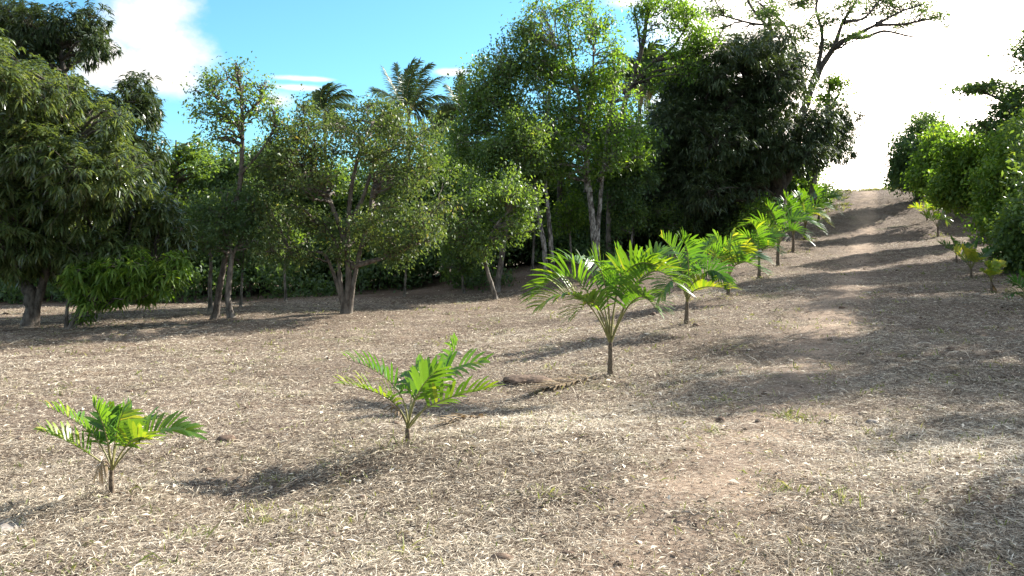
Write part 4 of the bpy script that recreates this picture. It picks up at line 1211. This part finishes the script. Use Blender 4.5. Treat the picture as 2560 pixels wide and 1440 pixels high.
def stick(label, a, t, rad, seed):
    r = np.random.default_rng(seed)
    p, q = U(*a), U(*t)
    p[2] = Hs(p[0], p[1]) + .025; q[2] = Hs(q[0], q[1]) + .03
    tt = np.linspace(0, 1, 10)[:, None]
    X = p * (1 - tt) + q * tt
    X[1:-1] += r.normal(0, .006, (8, 3))
    X[:, 2] = np.maximum(X[:, 2], H(X[:, 0], X[:, 1]) + rad)
    b = Buf()
    tube(b, X, np.linspace(rad, rad * .5, 10), 6)
    o = link('stick', b.mesh('stick', [M['twig']], p, True), loc=p)
    return tag(o, label, 'stick')


stick('long thin dry stick lying level on the litter in the lower middle foreground', (1235, 1236, 5.15), (1400, 1230, 5.2), .004, 621)
stick('thin stick on reddish bare soil right of the largest young palm', (1770, 972, 8.3), (1810, 1005, 7.8), .006, 622)
stick('pale broken stick at the bottom of the picture on the sunlit straw', (1705, 1287, 4.7), (1765, 1310, 4.6), .007, 623)
stick('dry stalk lying between the smallest and the V shaped palm', (690, 1122, 6.1), (780, 1098, 6.4), .005, 624)
stick('forked pale twig lying in the shade on the path', (2210, 995, 8.2), (2235, 1012, 7.9), .006, 625)


# ------------------------------------------------------------------ light, sky, camera
SUN_AZ, SUN_EL = R(56), R(29)                       # azimuth from +Y towards +X
sdir = Vector((math.sin(SUN_AZ) * math.cos(SUN_EL), math.cos(SUN_AZ) * math.cos(SUN_EL), math.sin(SUN_EL)))
sl = bpy.data.lights.new('sun', 'SUN')
sl.energy = 5.0
sl.angle = R(.5)
sl.color = (1, .95, .87)
so = bpy.data.objects.new('sun', sl)
COL.objects.link(so)
so.rotation_euler = (-sdir).to_track_quat('-Z', 'Y').to_euler()


def build_world():
    w = bpy.data.worlds.new('World')
    SC.world = w
    w.use_nodes = True
    nt = w.node_tree
    for n in list(nt.nodes):
        nt.nodes.remove(n)
    N, Lk = nt.nodes.new, nt.links.new
    out = N('ShaderNodeOutputWorld')
    bg = N('ShaderNodeBackground')
    sky = N('ShaderNodeTexSky')
    sky.sky_type = 'NISHITA'
    sky.sun_disc = False
    sky.sun_elevation = SUN_EL
    sky.sun_rotation = SUN_AZ
    sky.air_density = 1.0; sky.dust_density = .6; sky.ozone_density = 1.5
    tc = N('ShaderNodeTexCoord')

    def mth(op, a, b=None, c=None):
        n = N('ShaderNodeMath'); n.operation = op
        for i, v in enumerate((a, b, c)):
            if v is None: continue
            if isinstance(v, (int, float)): n.inputs[i].default_value = v
            else: Lk(v, n.inputs[i])
        return n.outputs[0]

    def direc(px, py):
        v = Vector(U(px, py, 1.0) - np.array([0, 0, CAMZ])); v.normalize(); return v

    def blob(px, py, rad_deg, sx=1, sz=1):
        """1 at a sky direction, falling to 0 rad_deg away; sx, sz stretch it sideways and upwards"""
        d = direc(px, py)
        sub = N('ShaderNodeVectorMath'); sub.operation = 'SUBTRACT'
        Lk(tc.outputs['Generated'], sub.inputs[0]); sub.inputs[1].default_value = d
        mul = N('ShaderNodeVectorMath'); mul.operation = 'MULTIPLY'
        Lk(sub.outputs[0], mul.inputs[0]); mul.inputs[1].default_value = (1 / sx, 1 / sx, 1 / sz)
        ln = N('ShaderNodeVectorMath'); ln.operation = 'LENGTH'
        Lk(mul.outputs[0], ln.inputs[0])
        return mth('SUBTRACT', 1, mth('DIVIDE', ln.outputs['Value'], R(rad_deg)))

    ns = N('ShaderNodeTexNoise'); ns.inputs['Scale'].default_value = 7.5; ns.inputs['Detail'].default_value = 8
    ns.inputs['Roughness'].default_value = .62
    mp = N('ShaderNodeMapping'); mp.inputs['Scale'].default_value = (1, 1, 1.5)
    Lk(tc.outputs['Generated'], mp.inputs[0]); Lk(mp.outputs[0], ns.inputs['Vector'])
    nz = mth('MULTIPLY_ADD', ns.outputs['Fac'], 2.3, -1.24)
    # cumulus at the left, small flat streaks, a bright bank of cloud at the right and low down
    cum = None
    for a in ((390, 40, 3.5), (420, 120, 3.0), (340, 60, 2.8), (410, 200, 2.2, 1.3, .7), (310, 180, 2.8), (270, 150, 2.6)):
        v = blob(*a); cum = v if cum is None else mth('MAXIMUM', cum, v)
    for a in ((770, 197, 1.5, 1.7, .13), (740, 219, 1.3, 1.7, .2), (690, 252, 1.2, 1.2, .8), (1125, 180, 1.0, 1.4, .3), (1550, 5, 1.6, 1.5, .4)):
        cum = mth('MAXIMUM', cum, mth('MULTIPLY_ADD', blob(*a), .8, .05))
    bank = mth('MULTIPLY', blob(2550, 220, 24, 1, .85), 2.2)
    low = blob(1000, 660, 60, 1, .115)
    cov = mth('MAXIMUM', cum, mth('MAXIMUM', bank, mth('MULTIPLY', low, .9)))
    sx = N('ShaderNodeSeparateXYZ'); Lk(tc.outputs['Generated'], sx.inputs[0])
    rest = N('ShaderNodeMapRange'); rest.interpolation_type = 'SMOOTHSTEP'      # unseen cloud added behind and overhead as white fill light
    Lk(mth('SUBTRACT', mth('MULTIPLY', sx.outputs[2], .9), mth('MULTIPLY', sx.outputs[1], 1.0)), rest.inputs[0])
    rest.inputs[1].default_value = -.62; rest.inputs[2].default_value = .1; rest.inputs[3].default_value = -1; rest.inputs[4].default_value = .3
    cov = mth('MAXIMUM', cov, rest.outputs[0])
    cov = mth('ADD', cov, nz)
    mr = N('ShaderNodeMapRange'); mr.interpolation_type = 'SMOOTHSTEP'
    Lk(cov, mr.inputs[0]); mr.inputs[1].default_value = -.1; mr.inputs[2].default_value = .75
    tint = N('ShaderNodeMix'); tint.data_type = 'RGBA'; tint.blend_type = 'MULTIPLY'; tint.inputs[0].default_value = 1
    Lk(sky.outputs[0], tint.inputs[6]); tint.inputs[7].default_value = (SKYT[0], SKYT[1], SKYT[2], 1)
    mx = N('ShaderNodeMix'); mx.data_type = 'RGBA'
    Lk(mr.outputs[0], mx.inputs[0]); Lk(tint.outputs[2], mx.inputs[6]); cc = N('ShaderNodeMix'); cc.data_type = 'RGBA'
    cc.inputs[6].default_value = CLOUD; cc.inputs[7].default_value = BANK
    bk = mth('MAXIMUM', mth('MULTIPLY', bank, .9), mth('MULTIPLY', rest.outputs[0], .4)); Lk(bk, cc.inputs[0])            # bank nearer the sun is brighter; the added fill cloud is brightened too
    Lk(cc.outputs[2], mx.inputs[7])
    Lk(mx.outputs[2], bg.inputs[0])
    bg.inputs[1].default_value = .088
    Lk(bg.outputs[0], out.inputs[0])


SKYT = (.46, .80, .93)
CLOUD = (4.4, 4.2, 4.05, 1)
BANK = (25, 21.8, 19, 1)
build_world()

cam = bpy.data.cameras.new('camera')
cam.sensor_width = 36
cam.lens = 36 * F / 2560
cam.shift_y = (HY - 720) / 2560
cam.clip_start = .05
cam.clip_end = 3000
co = bpy.data.objects.new('camera', cam)
COL.objects.link(co)
co.location = (0, 0, CAMZ)
co.rotation_euler = (R(90), 0, 0)
SC.camera = co

SC.view_settings.view_transform = 'Standard'
SC.view_settings.look = 'None'
SC.view_settings.exposure = 1.76
SC.view_settings.gamma = 1
SC.render.engine = 'CYCLES'
SC.render.filter_size = 1.05
cy = SC.cycles
cy.use_denoising = True
cy.max_bounces = 6; cy.diffuse_bounces = 3; cy.glossy_bounces = 2; cy.transmission_bounces = 4; cy.transparent_max_bounces = 4
